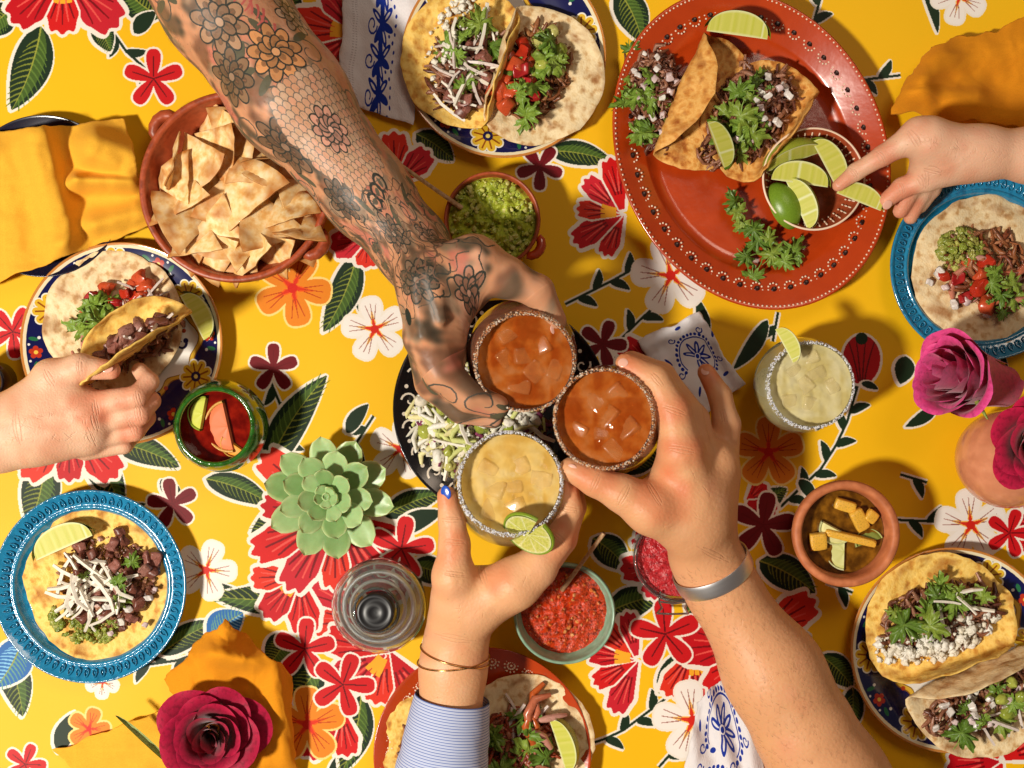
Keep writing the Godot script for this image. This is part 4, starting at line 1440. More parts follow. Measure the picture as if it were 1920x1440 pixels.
# many thin threads or grains joined into one part
func mass(t: Node3D, called: String, kind: String, n: int, region: Array, size: Array, cols: Array, where: Callable, g: RandomNumberGenerator, heap := 0.012, m := "meat") -> void:
	var b := MB.new()
	var lumps := []
	for e in 5:
		lumps.append(ball(Vector3(1, 0.75, 0.85), 0.55, 2, e + 70) if m != "meat" else ball(Vector3(1, 0.6, 0.8), 0.8, 1, e + 70).facet())
	var spots := []
	for e in 9:
		spots.append([sqrt(g.randf()), g.randf() * TAU])
	for e in n:
		var q := sqrt(g.randf())
		var an := g.randf() * TAU
		if kind == "grain" and e % 5 < 3:      # crumbs lie in clumps
			var sp: Array = spots[g.randi() % 9]
			q = clampf(sp[0] + g.randfn(0.0, 0.12), 0.0, 1.0)
			an = sp[1] + g.randfn(0.0, 0.22) / maxf(0.25, sp[0])
		var at: Array = where.call(region[0] + region[2] * q * cos(an), region[1] + region[3] * q * sin(an))
		var nm: Vector3 = at[1]
		var p: Vector3 = (at[0] as Vector3) + nm * (heap * (1.0 - q * q) * (0.4 + 0.6 * g.randf()) + 0.001)
		var c: Color = (cols[g.randi() % cols.size()] as Color) * (g.randf_range(0.75, 1.2) if m != "crumb" else g.randf_range(0.92, 1.04))
		var s := lerpf(size[0] * 0.7, size[1] * 1.15, pow(g.randf(), 1.7)) * S
		if kind == "thread":
			var d := Vector3(g.randf_range(-1, 1), g.randf_range(-0.35, 0.5), g.randf_range(-1, 1)).normalized() * s
			var side := Vector3(g.randf_range(-1, 1), g.randf_range(-0.2, 0.6), g.randf_range(-1, 1)) * s * 0.25
			var r: float = size[2] * S * g.randf_range(0.6, 1.2)
			b.tube([p - d * 0.5, p - d * 0.15 + side, p + d * 0.2 + side * 0.8, p + d * 0.5], [r * 0.5, r, r, r * 0.5], 5, c)
		else:
			b.put(lumps[g.randi() % 5], Transform3D(Basis.from_euler(Vector3(g.randf() * 6, g.randf() * 6, 0)).scaled(Vector3.ONE * s * 0.5), p), c)
	part(called, b, M[m], t, "stuff")

const MEATS := [Color(0.27, 0.1, 0.05), Color(0.38, 0.16, 0.085), Color(0.18, 0.06, 0.035), Color(0.48, 0.24, 0.15)]
const GUACS := [Color(0.32, 0.36, 0.06), Color(0.44, 0.44, 0.1), Color(0.24, 0.3, 0.04)]

# a tortilla folded along its axis. u runs along the fold, w across it (w > 0 lies down, w < 0 is the raised side)
func taco(label: String, x: float, y: float, h: float, turn: float, rpx: float, centre: float, theta: float, m: String, fill: Callable, roll := 0.0, rho := 0.011, called := "taco", sd := 1, curl := 0.1, group := "") -> Node3D:
	var t := thing(called, label, called, P(x, y, h), group)
	var g := RandomNumberGenerator.new()
	g.seed = sd
	var n := FastNoiseLite.new()
	n.seed = sd; n.frequency = 1.0
	var r := R(rpx, h)
	var th := deg_to_rad(theta)
	var bas := Basis(Vector3.UP, deg_to_rad(-turn)) * Basis(Vector3.RIGHT, deg_to_rad(roll))
	var at := t.position
	var bend := func(u: float, w: float) -> Vector3:
		var q := Vector3(u, 0, w)
		if w < 0.0:
			var s := -w
			if s < rho * th:
				q = Vector3(u, rho * (1.0 - cos(s / rho)), -rho * sin(s / rho))
			else:
				var e := s - rho * th
				q = Vector3(u, rho * (1.0 - cos(th)) + e * sin(th), -rho * sin(th) - e * cos(th))
		return q
	var mid := func(q: float, an: float) -> Vector3:
		var wob := 1.0 + 0.045 * n.get_noise_2d(cos(an) * 1.6, sin(an) * 1.6) + 0.02 * n.get_noise_2d(cos(an) * 6.0, sin(an) * 6.0)
		var u := r * q * cos(an) * wob
		var w := r * q * sin(an) * wob + centre * r
		var p: Vector3 = bend.call(u, w)
		var nm := Vector3.UP if w > 0.0 else (Vector3(0, cos(minf(th, -w / rho)), sin(minf(th, -w / rho))))
		p += nm * (n.get_noise_2d(u / r * 1.7, w / r * 1.7) * 0.07 * r * q + n.get_noise_2d(u / r * 5.0 + 9.0, w / r * 5.0) * 0.012 * r + curl * r * pow(q, 4.0) * 0.6)
		return at + bas * p
	var b := MB.new()
	b.sheet(22, 64, mid, 0.0026)
	var toast := FastNoiseLite.new()
	toast.seed = sd + 5; toast.frequency = 1.0
	for k in b.v.size():
		var uvq := b.uv[k] - Vector2(0.5, 0.5)
		var f := clampf(toast.get_noise_2d(uvq.x * 5.0, uvq.y * 5.0) * 2.4 - 0.35, 0.0, 1.0) + clampf(toast.get_noise_2d(uvq.x * 30.0 + 40, uvq.y * 30.0) * 3.0 - 1.25, 0.0, 0.8)
		b.c[k] = Color.WHITE.lerp(Color(0.42, 0.2, 0.07), clampf(f, 0.0, 0.75))
	part("tortilla", b, M[m], t)
	var where := func(u: float, w: float) -> Array:
		var e := r * 0.02
		var p: Vector3 = bend.call(u, w)
		var d1: Vector3 = (bend.call(u, w + e) as Vector3) - p
		var nm := d1.cross(Vector3.RIGHT).normalized()
		if nm.dot(Vector3(0, 0.6, 1)) < 0.0:
			nm = -nm
		return [at + bas * (p + nm * 0.002), (bas * nm).normalized()]
	fill.call(t, where, g, r)
	return t

func sprig(label: String, x: float, y: float, h: float, leaves: Array, sz: float) -> void:
	var t := thing("cilantro_sprig", label, "herb", P(x, y, h), "loose cilantro sprigs")
	var g := RandomNumberGenerator.new()
	g.seed = int(x)
	for q in leaves:
		var a := P(q[0], q[1], h + 0.006 + g.randf() * 0.008)
		var st := MB.new()
		st.tube([t.position + Vector3(0, 0.003, 0), (t.position + a) / 2 + Vector3(0.002, 0.006, 0), a], [0.001, 0.0008, 0.0007], 6, Color(0.22, 0.34, 0.06))
		part("stem", st, M["herb"], t)
		var o := MeshInstance3D.new()
		o.name = "cilantro_leaf"
		o.mesh = herb_leaf(g.randi() % 6)
		o.material_override = M["herb_piece"]
		o.transform = Transform3D(Basis.from_euler(Vector3(g.randf_range(-0.5, 0.5), g.randf() * TAU, g.randf_range(-0.5, 0.5))).scaled(Vector3.ONE * sz * S * g.randf_range(0.8, 1.15)), a - t.position + Vector3(0, 0.003, 0))
		t.add_child(o, true)

func chips() -> void:
	var shapes := []
	for sd in 4:
		var b := MB.new()
		var mid := MB.new()
		var n := 9
		var nz := FastNoiseLite.new()
		nz.seed = sd + 3; nz.frequency = 1.0
		var row := []
		for a in n + 1:
			var ids := []
			for e in a + 1:
				var p := Vector2(-0.5, 0.33).lerp(Vector2(0.5, 0.36), 0.5)
				var u := float(a) / n
				var w := 0.5 if a == 0 else float(e) / a
				var q := Vector2(0, -0.52).lerp(Vector2(lerpf(-0.55, 0.55, w), 0.36 + 0.1 * sin(PI * w)), u)
				q = q * (1.0 - 0.05 * pow(absf(w - 0.5) * 2.0, 6.0) * u)
				var y := 0.14 * sin(q.x * 2.4 + sd) * (0.4 + q.y) + 0.24 * q.x * q.x * (1.0 if sd % 2 == 0 else -0.8) + 0.12 * q.y * q.y * sin(sd * 2.0) + nz.get_noise_2d(q.x * 2.4, q.y * 2.4) * 0.07 + nz.get_noise_2d(q.x * 8.0, q.y * 8.0) * 0.016
				var f := clampf(nz.get_noise_2d(q.x * 2.6 + 20, q.y * 2.6) * 1.8 - 0.2, 0.0, 0.7) + clampf(nz.get_noise_2d(q.x * 17.0 + 50, q.y * 17.0) * 3.4 - 0.75, 0.0, 0.75)
				ids.append(mid.add(Vector3(q.x, y, q.y), Color.WHITE.lerp(Color(0.5, 0.22, 0.05), clampf(f + (pow(absf(w - 0.5) * 2.0, 7.0) * u + pow(u, 9.0)) * 0.5, 0.0, 0.85))))
			row.append(ids)
		for a in n:
			for e in a + 1:
				mid.tri(row[a][e], row[a + 1][e + 1], row[a + 1][e])
				if e < a:
					mid.tri(row[a][e], row[a][e + 1], row[a + 1][e + 1])
		var nm := mid.normals()
		var m := mid.v.size()
		for s in [0.016, -0.016]:
			for k in m:
				b.add(mid.v[k] + nm[k] * s, mid.c[k])
		for k in range(0, mid.i.size(), 3):
			b.tri(mid.i[k], mid.i[k + 1], mid.i[k + 2])
			b.tri(m + mid.i[k], m + mid.i[k + 2], m + mid.i[k + 1])
		var rim: Array = []
		for a in n + 1:
			rim.append(row[a][a])
		for e in range(n - 1, -1, -1):
			rim.append(row[n][e])
		for a in range(n - 1, 0, -1):
			rim.append(row[a][0])
		for k in rim.size():
			var p: int = rim[k]
			var q: int = rim[(k + 1) % rim.size()]
			b.quad(p, p + m, q + m, q)
		shapes.append(b.mesh())
	# place x, y, height, turn, tilt, roll, size px, label
	var g := "corn chips in the clay bowl"
	var rows := [
		[345, 366, 0.06, 95, 34, 10, 112, "pale corn chip resting on the left rim of the clay bowl"],
		[356, 404, 0.055, 70, -22, 14, 116, "corn chip below the leftmost one, its shaded edge showing"],
		[462, 366, 0.07, 205, 8, -16, 122, "large upright triangle of corn chip in the middle of the bowl"],
		[412, 428, 0.068, 8, 10, 8, 106, "corn chip pointing up, left of centre in the lower half of the bowl"],
		[512, 424, 0.068, 100, -12, 16, 112, "broad speckled corn chip in the lower right of the bowl"],
		[474, 466, 0.06, 92, 50, 4, 118, "corn chip standing on edge along the bottom of the bowl"],
		[372, 300, 0.056, -30, -18, 30, 110, "brown corn chip leaning inside the upper left of the bowl"],
		[440, 302, 0.058, 160, 16, -10, 108, "freckled corn chip at the top of the heap near the arm"],
		[408, 236, 0.05, 85, 42, 0, 104, "thin corn chip edge at the very top of the bowl"],
		[498, 300, 0.05, 40, -20, 24, 104, "corn chip half hidden under the forearm, upper right of the bowl"],
		[552, 372, 0.045, -40, 46, -20, 104, "dark corn chip standing against the right side of the bowl"],
		[566, 420, 0.05, 20, -52, 24, 96, "corn chip upright against the lower right rim of the bowl"],
		[326, 305, 0.05, 12, 6, 62, 96, "corn chip standing on edge against the left wall of the bowl"],
		[406, 470, 0.05, 75, 36, -20, 104, "narrow corn chip at the lower left rim of the bowl"],
		[446, 400, 0.046, 140, -6, 12, 116, "corn chip in the second layer under the large middle triangle"],
		[400, 352, 0.04, 60, 12, -22, 110, "shaded corn chip deep in the middle left of the bowl"],
		[516, 356, 0.036, 190, -16, 16, 110, "shaded corn chip deep in the right half of the bowl"],
		[450, 448, 0.036, 30, 14, 12, 116, "shaded corn chip deep in the lower middle of the bowl"],
		[540, 446, 0.04, 260, 26, 10, 96, "small corn chip low beside the lower right wall of the bowl"],
		[348, 448, 0.034, 300, -20, 26, 96, "small corn chip low beside the lower left wall of the bowl"],
		[440, 262, 0.036, 200, -14, 14, 104, "dark corn chip low in the bowl beside the forearm"],
		[336, 344, 0.058, 150, 26, -34, 88, "corn chip tucked behind the pale one at the left rim"],
		[376, 452, 0.06, 110, 30, 20, 92, "tilted corn chip between the lower left wall and the heap"],
		[520, 470, 0.056, 70, 44, -16, 92, "corn chip leaning out at the bottom right of the bowl"],
		[404, 272, 0.062, 300, -24, 18, 92, "corn chip across the upper left of the heap"],
		[488, 322, 0.064, 120, 20, 24, 92, "corn chip between the big middle triangle and the forearm"],
		[540, 396, 0.062, 230, 24, -26, 88, "corn chip propped on the broad speckled one at the right"],
		[448, 462, 0.066, 180, 24, 10, 88, "corn chip lying over the lower middle of the heap"]]
	for e in rows.size():
		var q: Array = rows[e]
		var o := MeshInstance3D.new()
		o.name = numbered("corn_chip")
		o.mesh = shapes[e % 4]
		o.material_override = M["chip"]
		o.transform = Transform3D((Basis(Vector3.UP, deg_to_rad(-q[3])) * Basis.from_euler(Vector3(deg_to_rad(q[4]), 0, deg_to_rad(q[5])))).scaled(Vector3.ONE * R(q[6] * 1.2, q[2])), P(q[0], q[1], q[2] * 0.72 + 0.006))
		add_child(o)
		tag(o, q[7], "corn chip", g)

func food() -> void:
	chips()
	# flat tortilla at the left blue plate: meat cubes, guacamole, white shreds
	taco("yellow tortilla on the turquoise plate topped with meat and white cheese shreds", 196, 1092, 0.011, 10, 150, 0, 0, "corn_yellow", func(t, w, g, r):
		mass(t, "guacamole", "grain", 260, [-r * 0.15, r * 0.5, r * 0.42, r * 0.3], [5, 13], GUACS, w, g, 0.008, "wet")
		mass(t, "chopped_meat", "grain", 620, [r * 0.02, r * 0.0, r * 0.6, r * 0.6], [5, 15], MEATS, w, g, 0.014)
		pieces(t, "meat_chunk", 34, [r * 0.1, -r * 0.1, r * 0.6, r * 0.62], 24, w, g, 0.012, 0.7)
		pieces(t, "onion_dice", 12, [r * 0.3, r * 0.2, r * 0.5, r * 0.4], 12, w, g, 0.014, 0.7)
		pieces(t, "cilantro_leaf", 4, [r * 0.1, -r * 0.15, r * 0.5, r * 0.35], 24, w, g, 0.02, 0.8)
		pieces(t, "cheese_shred", 34, [-r * 0.08, r * 0.08, r * 0.42, r * 0.36], 66, w, g, 0.022, 0.3), 0, 0.011, "tortilla", 3, 0.02)
	lime_wedge("lime wedge on the turquoise plate left of the meat", 116, 1006, 0.026, -24, 116, 62, 30)
	# flat tortilla on the right blue plate
	taco("speckled tortilla on the shaded blue plate with guacamole and herbs", 1850, 508, 0.012, 40, 142, 0, 0, "corn_pale", func(t, w, g, r):
		pieces(t, "pepper_strip", 8, [r * 0.1, r * 0.1, r * 0.5, r * 0.4], 60, w, g, 0.008, 0.3)
		mass(t, "stewed_meat", "thread", 160, [r * 0.0, -r * 0.02, r * 0.6, r * 0.5], [20, 48, 4.5], [Color(0.4, 0.14, 0.05), Color(0.5, 0.22, 0.1), Color(0.3, 0.08, 0.03)], w, g, 0.012)
		mass(t, "guacamole", "grain", 330, [-r * 0.42, r * 0.02, r * 0.3, r * 0.3], [6, 15], GUACS, w, g, 0.016, "wet")
		pieces(t, "onion_dice", 7, [-r * 0.1, r * 0.5, r * 0.5, r * 0.2], 18, w, g, 0.01, 0.6)
		pieces(t, "tomato_chunk", 8, [-r * 0.1, r * 0.3, r * 0.45, r * 0.3], 28, w, g, 0.014, 0.6)
		pieces(t, "cilantro_leaf", 9, [r * 0.22, r * 0.16, r * 0.34, r * 0.3], 34, w, g, 0.024, 0.8), 0, 0.011, "tortilla", 5, 0.03)
	# tortilla on the painted plate at the left
	taco("pale tortilla with cilantro and tomato on the navy plate at the left", 212, 602, 0.016, -20, 132, 0, 0, "corn_pale", func(t, w, g, r):
		mass(t, "shredded_meat", "thread", 220, [r * 0.22, r * 0.22, r * 0.66, r * 0.44], [22, 52, 5], MEATS, w, g, 0.014)
		pieces(t, "onion_strip", 14, [r * 0.5, -r * 0.12, r * 0.32, r * 0.3], 42, w, g, 0.016, 0.4)
		pieces(t, "tomato_chunk", 12, [r * 0.25, -r * 0.3, r * 0.6, r * 0.2], 26, w, g, 0.014, 0.6)
		pieces(t, "pepper_strip", 8, [-r * 0.45, r * 0.45, r * 0.16, r * 0.3], 50, w, g, 0.012, 0.3)
		pieces(t, "cilantro_leaf", 12, [-r * 0.12, r * 0.0, r * 0.34, r * 0.34], 39, w, g, 0.022, 0.8), 0, 0.011, "tortilla", 7, 0.03)
	lime_wedge("shaded lime wedge on the navy plate at the left beside the tortilla", 378, 588, 0.022, 62, 96, 60, 30)
	# top plate: two tacos, their raised sides back to back
	taco("left of two tacos on the top plate, with cheese, onion and cilantro", 930, 128, 0.022, 108, 130, 0.4, 96, "corn_yellow", func(t, w, g, r):
		mass(t, "shredded_meat", "thread", 200, [r * 0.1, r * 0.42, r * 0.7, r * 0.5], [20, 50, 4.5], MEATS, w, g, 0.02)
		pieces(t, "meat_chunk", 16, [r * 0.35, r * 0.3, r * 0.5, r * 0.34], 26, w, g, 0.02, 0.7)
		mass(t, "cheese_crumbles", "grain", 210, [-r * 0.1, r * 0.6, r * 0.75, r * 0.45], [4, 13], [Color(0.93, 0.88, 0.76), Color(0.95, 0.92, 0.82)], w, g, 0.022, "crumb")
		pieces(t, "onion_strip", 16, [r * 0.1, r * 0.4, r * 0.6, r * 0.4], 58, w, g, 0.026, 0.35)
		pieces(t, "radish_stick", 14, [r * 0.1, r * 0.4, r * 0.7, r * 0.35], 60, w, g, 0.027, 0.3)
		pieces(t, "cilantro_leaf", 8, [r * 0.0, r * 0.45, r * 0.62, r * 0.36], 44, w, g, 0.028, 0.8), 0, 0.012, "taco", 11, 0.06)
	taco("right of two tacos on the top plate, with tomato, guacamole and cilantro", 950, 128, 0.022, -74, 130, 0.42, 98, "corn_pale", func(t, w, g, r):
		mass(t, "stewed_meat", "thread", 200, [r * 0.0, r * 0.42, r * 0.7, r * 0.42], [20, 50, 4.5], [Color(0.42, 0.16, 0.06), Color(0.5, 0.25, 0.1), Color(0.28, 0.09, 0.03)], w, g, 0.018)
		mass(t, "guacamole", "grain", 170, [r * 0.4, r * 0.42, r * 0.25, r * 0.2], [6, 14], GUACS, w, g, 0.02, "wet")
		pieces(t, "tomato_chunk", 14, [-r * 0.15, r * 0.2, r * 0.5, r * 0.25], 34, w, g, 0.022, 0.6)
		pieces(t, "avocado_chunk", 8, [r * 0.3, r * 0.5, r * 0.4, r * 0.3], 30, w, g, 0.02, 0.5)
		pieces(t, "cilantro_leaf", 10, [r * 0.0, r * 0.42, r * 0.66, r * 0.36], 42, w, g, 0.026, 0.8), 0, 0.012, "taco", 13, 0.06)
	# platter: two tacos and loose meat
	var heap := thing("shredded_meat", "heap of shredded meat and herbs at the left edge inside the oval platter", "meat", P(1228, 190, 0.012))
	var hg := RandomNumberGenerator.new()
	hg.seed = 5
	var hc := heap.position
	var on_dish := func(u: float, w: float) -> Array:
		return [hc + Vector3(u * 0.96 + w * 0.2, 0.002 + 0.0012 * absf(w) / 0.01 * 0.1, w * 0.98 - u * 0.2), Vector3.UP]
	mass(heap, "meat_shreds", "thread", 520, [0, 0, 0.034, 0.062], [18, 46, 4.2], MEATS, on_dish, hg, 0.026)
	pieces(heap, "onion_dice", 22, [0, 0, 0.03, 0.056], 14, on_dish, hg, 0.026, 0.7)
	pieces(heap, "cilantro_leaf", 10, [-0.014, -0.004, 0.026, 0.066], 36, on_dish, hg, 0.024, 0.8)
	taco("upper left taco on the oval platter, toasted and folded over", 1288, 186, 0.024, -67, 128, 0.12, 148, "corn_toast", func(t, w, g, r):
		mass(t, "shredded_meat", "thread", 200, [r * 0.0, r * 0.7, r * 0.8, r * 0.26], [18, 46, 4.2], MEATS, w, g, 0.016)
		pieces(t, "cilantro_leaf", 9, [r * 0.1, r * 0.9, r * 0.8, r * 0.2], 42, w, g, 0.02, 0.8), 0, 0.013, "taco", 17, 0.03)
	taco("lower taco on the oval platter with lime and cilantro on its meat", 1456, 250, 0.026, 126, 118, 0.24, 88, "corn_toast", func(t, w, g, r):
		mass(t, "shredded_meat", "thread", 400, [r * 0.0, r * 0.42, r * 0.82, r * 0.44], [18, 46, 4.2], MEATS, w, g, 0.026)
		pieces(t, "onion_dice", 16, [-r * 0.1, r * 0.42, r * 0.7, r * 0.32], 15, w, g, 0.03, 0.7)
		pieces(t, "cilantro_leaf", 10, [r * 0.15, r * 0.62, r * 0.6, r * 0.34], 39, w, g, 0.03, 0.8), 0, 0.012, "taco", 19, 0.05)
	lime_wedge("shaded lime wedge at the very top of the oval platter", 1384, 44, 0.045, 8, 116, 75, 30)
	lime_wedge("bright green lime wedge lying on the lower taco of the platter", 1352, 270, 0.06, 70, 92, 40, 32)
	# small patterned bowl of limes on the platter
	var t := thing("bowl", "small dotted clay bowl of lime wedges on the oval platter", "bowl", P(1512, 345, 0.01))
	var r := R(96, 0.04)
	var b := MB.new()
	b.lathe(t.position, [Vector2(0, 0.005), Vector2(r * 0.55, 0.006), Vector2(r * 0.82, 0.018), Vector2(r * 0.95, 0.034), Vector2(r * 0.98, 0.0365), Vector2(r, 0.035), Vector2(r * 0.9, 0.016), Vector2(r * 0.6, 0.0), Vector2(0, 0)], 72)
	part("bowl", b, M["clay"], t)
	b = MB.new()
	for e in 40:
		var an := TAU * e / 40
		for q in 3:
			b.put(ball(Vector3(0.0032 - 0.0007 * q, 0.0007, 0.0011), 0.0, 1), Transform3D(Basis(Vector3.UP, -an) * Basis(Vector3.BACK, 0.85), t.position + Vector3(r * (0.9 - 0.06 * q) * cos(an), 0.0292 - 0.0052 * q, r * (0.9 - 0.06 * q) * sin(an))))
	b.lathe(t.position, [Vector2(r * 0.968, 0.0368), Vector2(r * 0.985, 0.0376), Vector2(r * 1.005, 0.0364)], 72)
	part("slip_pattern", b, slip(), t)
	lime_wedge("lime wedge at the upper left of the lime bowl", 1484, 282, 0.045, -20, 112, 118, 32, "lime wedges", 0.8)
	lime_wedge("lime wedge at the upper right of the lime bowl, under the fingers", 1560, 303, 0.045, 62, 102, 60, 32, "lime wedges", 0.9)
	lime_wedge("flat lime wedge across the middle of the lime bowl", 1500, 324, 0.042, 8, 108, 68, 30, "lime wedges", 0.7)
	lime_wedge("whole green peel of a lime wedge at the lower left of the bowl", 1472, 384, 0.044, 66, 86, 180, 58)
	lime_wedge("long lime wedge at the bottom of the lime bowl, beside the green peel", 1514, 376, 0.045, 66, 100, 98, 28, "lime wedges", 0.9)
	sprig("loose cilantro sprig below the lower taco on the oval platter", 1384, 404, 0.007, [[1376, 376], [1390, 420], [1412, 432], [1380, 398]], 30)
	sprig("larger loose cilantro sprig on the bare middle of the platter", 1432, 470, 0.007, [[1398, 482], [1440, 448], [1470, 490], [1412, 520], [1486, 470], [1446, 478], [1420, 452]], 32)
	# lower right plate: two tacos
	taco("upper taco in the lower right, yellow tortilla with cheese crumbles and herbs", 1778, 1226, 0.024, 163, 142, 0.36, 92, "corn_yellow", func(t, w, g, r):
		mass(t, "shredded_meat", "thread", 260, [0, r * 0.5, r * 0.8, r * 0.44], [18, 46, 4.5], MEATS, w, g, 0.018)
		mass(t, "cheese_crumbles", "grain", 420, [r * 0.1, r * 0.3, r * 0.85, r * 0.3], [5, 17], [Color(0.93, 0.89, 0.78), Color(0.95, 0.92, 0.84), Color(0.86, 0.8, 0.66)], w, g, 0.026, "crumb")
		pieces(t, "radish_stick", 7, [-r * 0.1, r * 0.6, r * 0.5, r * 0.2], 56, w, g, 0.028, 0.3)
		pieces(t, "cilantro_leaf", 12, [r * 0.05, r * 0.66, r * 0.72, r * 0.3], 46, w, g, 0.028, 0.8), 0, 0.012, "taco", 23, 0.06)
	taco("lower taco in the lower right, pale tortilla with onion and chopped meat", 1826, 1264, 0.024, -22, 140, 0.12, 95, "corn_pale", func(t, w, g, r):
		mass(t, "shredded_meat", "thread", 240, [-r * 0.05, r * 0.36, r * 0.8, r * 0.36], [18, 44, 4.5], MEATS, w, g, 0.02)
		pieces(t, "onion_dice", 26, [-r * 0.1, r * 0.36, r * 0.75, r * 0.3], 15, w, g, 0.024, 0.7)
		pieces(t, "avocado_chunk", 10, [r * 0.3, r * 0.35, r * 0.4, r * 0.3], 28, w, g, 0.022, 0.6)
		pieces(t, "onion_strip", 9, [r * 0.2, r * 0.6, r * 0.5, r * 0.25], 56, w, g, 0.022, 0.3)
		pieces(t, "cilantro_leaf", 7, [r * 0.1, r * 0.4, r * 0.75, r * 0.32], 37, w, g, 0.028, 0.8), 0, 0.012, "taco", 29, 0.07)
	# bottom clay plate
	taco("pale tortilla on the orange clay plate beside the striped sleeve", 985, 1392, 0.016, 10, 130, 0, 0, "corn_pale", func(t, w, g, r):
		mass(t, "stewed_meat", "thread", 240, [-r * 0.1, r * 0.1, r * 0.5, r * 0.6], [22, 54, 5], [Color(0.45, 0.08, 0.03), Color(0.34, 0.06, 0.03), Color(0.5, 0.18, 0.1)], w, g, 0.016)
		pieces(t, "pepper_strip", 8, [r * 0.1, -r * 0.35, r * 0.25, r * 0.3], 74, w, g, 0.014, 0.3)
		pieces(t, "onion_strip", 7, [-r * 0.15, -r * 0.4, r * 0.3, r * 0.16], 60, w, g, 0.014, 0.3)
		pieces(t, "cilantro_leaf", 10, [-r * 0.1, r * 0.02, r * 0.55, r * 0.5], 49, w, g, 0.024, 0.8), 0, 0.011, "tortilla", 31, 0.05)
	taco("yellow tortilla at the left of the orange clay plate under the sleeve", 800, 1400, 0.014, 60, 98, 0, 0, "corn_yellow", func(t, w, g, r):
		mass(t, "shredded_meat", "thread", 90, [0, 0, r * 0.5, r * 0.5], [18, 40, 4.5], MEATS, w, g, 0.012), 0, 0.011, "tortilla", 33, 0.04)
	lime_wedge("yellow green lime wedge at the right of the orange clay plate", 1066, 1392, 0.032, 72, 102, 98, 28, "lime wedges", 0.8)
	# crumbled food on the black plate
	t = thing("crumbled_food", "heap of crumbled white cheese and avocado on the black plate", "food", P(905, 790, 0.006))
	var c := t.position
	var rr := R(130, 0.01)
	var g := RandomNumberGenerator.new()
	g.seed = 77
	var flat := func(u: float, w: float) -> Array:
		return [c + Vector3(u, 0.002, w), Vector3.UP]
	mass(t, "beans", "grain", 420, [0, 0, rr, rr], [7, 16], [Color(0.08, 0.02, 0.02), Color(0.16, 0.03, 0.05), Color(0.2, 0.06, 0.03)], flat, g, 0.012, "wet")
	mass(t, "cheese_crumbles", "grain", 520, [-rr * 0.1, rr * 0.02, rr * 0.95, rr * 0.8], [6, 20], [Color(0.85, 0.82, 0.72), Color(0.87, 0.85, 0.78), Color(0.8, 0.76, 0.62)], flat, g, 0.022, "crumb")
	mass(t, "shredded_cabbage", "thread", 420, [-rr * 0.1, 0, rr * 0.95, rr * 0.85], [20, 62, 5.5], [Color(0.86, 0.84, 0.72), Color(0.84, 0.78, 0.4), Color(0.66, 0.7, 0.26), Color(0.9, 0.88, 0.8), Color(0.25, 0.05, 0.12)], flat, g, 0.026, "crumb")
	pieces(t, "avocado_chunk", 14, [-rr * 0.15, rr * 0.0, rr * 0.85, rr * 0.75], 26, flat, g, 0.022, 0.6)
	pieces(t, "cheese_crumb", 20, [-rr * 0.1, 0, rr * 0.9, rr * 0.8], 26, flat, g, 0.024, 0.6)
	pieces(t, "radish_stick", 16, [0, 0, rr * 0.9, rr * 0.8], 62, flat, g, 0.024, 0.3)

# ---------------------------------------------------------------- flowers
func rose(label: String, at: Vector3, axis: Vector3, rad: float, core: Color, edge: Color, n: int, sd: int, open := 1.0) -> Node3D:
	var t := thing("rose", label, "rose", at)
	var y := axis.normalized()
	var x := y.cross(Vector3(0.3, 0.1, 1)).normalized()
	var bas := Basis(x, y, x.cross(y))
	var g := RandomNumberGenerator.new()
	g.seed = sd
	for k in n:
		var f := float(k) / (n - 1)
		var th := k * 2.39996 + g.randf_range(-0.15, 0.15)
		var spread := lerpf(1.8, 1.25, f)
		var r0 := rad * lerpf(0.04, 0.3, f)
		var r1 := rad * lerpf(0.1, lerpf(0.56, 0.98, open), pow(f, 0.9)) * g.randf_range(0.92, 1.06)
		var high := rad * lerpf(lerpf(1.5, 0.95, open), lerpf(1.25, 0.4, open), f) * g.randf_range(0.94, 1.06)
		var curl := lerpf(0.02, lerpf(0.1, 0.3, open), f) * rad
		var ph := g.randf() * 6.0
		var face := func(s: float, w: float) -> Vector3:
			var q := w * 2.0 - 1.0
			var wide := spread * pow(sin(PI * clampf(0.16 + s * 0.66, 0, 1)), 0.7)
			var an := th + q * wide
			var tip := s * (1.0 - 0.16 * pow(absf(q), 2.5) * s)
			var rr := lerpf(r0, r1, pow(tip, lerpf(0.75, 1.2, f))) + curl * pow(tip, 5.0) * (0.5 + 0.5 * cos(q * 1.5)) + rad * 0.02 * sin(q * 4.0 + ph) * tip
			var yy := high * (pow(tip, 0.8) - lerpf(0.0, 0.25, f) * pow(tip, 5.0)) + rad * 0.02 * sin(q * 7.0 + ph) * tip * tip
			return at + bas * Vector3(rr * cos(an), yy, rr * sin(an))
		var b := MB.new()
		b.grid(10, 14, face)
		for i in b.v.size():
			var s := b.uv[i].y
			var q := absf(b.uv[i].x * 2.0 - 1.0)
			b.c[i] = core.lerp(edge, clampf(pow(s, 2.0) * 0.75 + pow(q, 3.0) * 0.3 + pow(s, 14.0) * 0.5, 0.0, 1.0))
		part("petal", b, M["rose"], t)
	return t

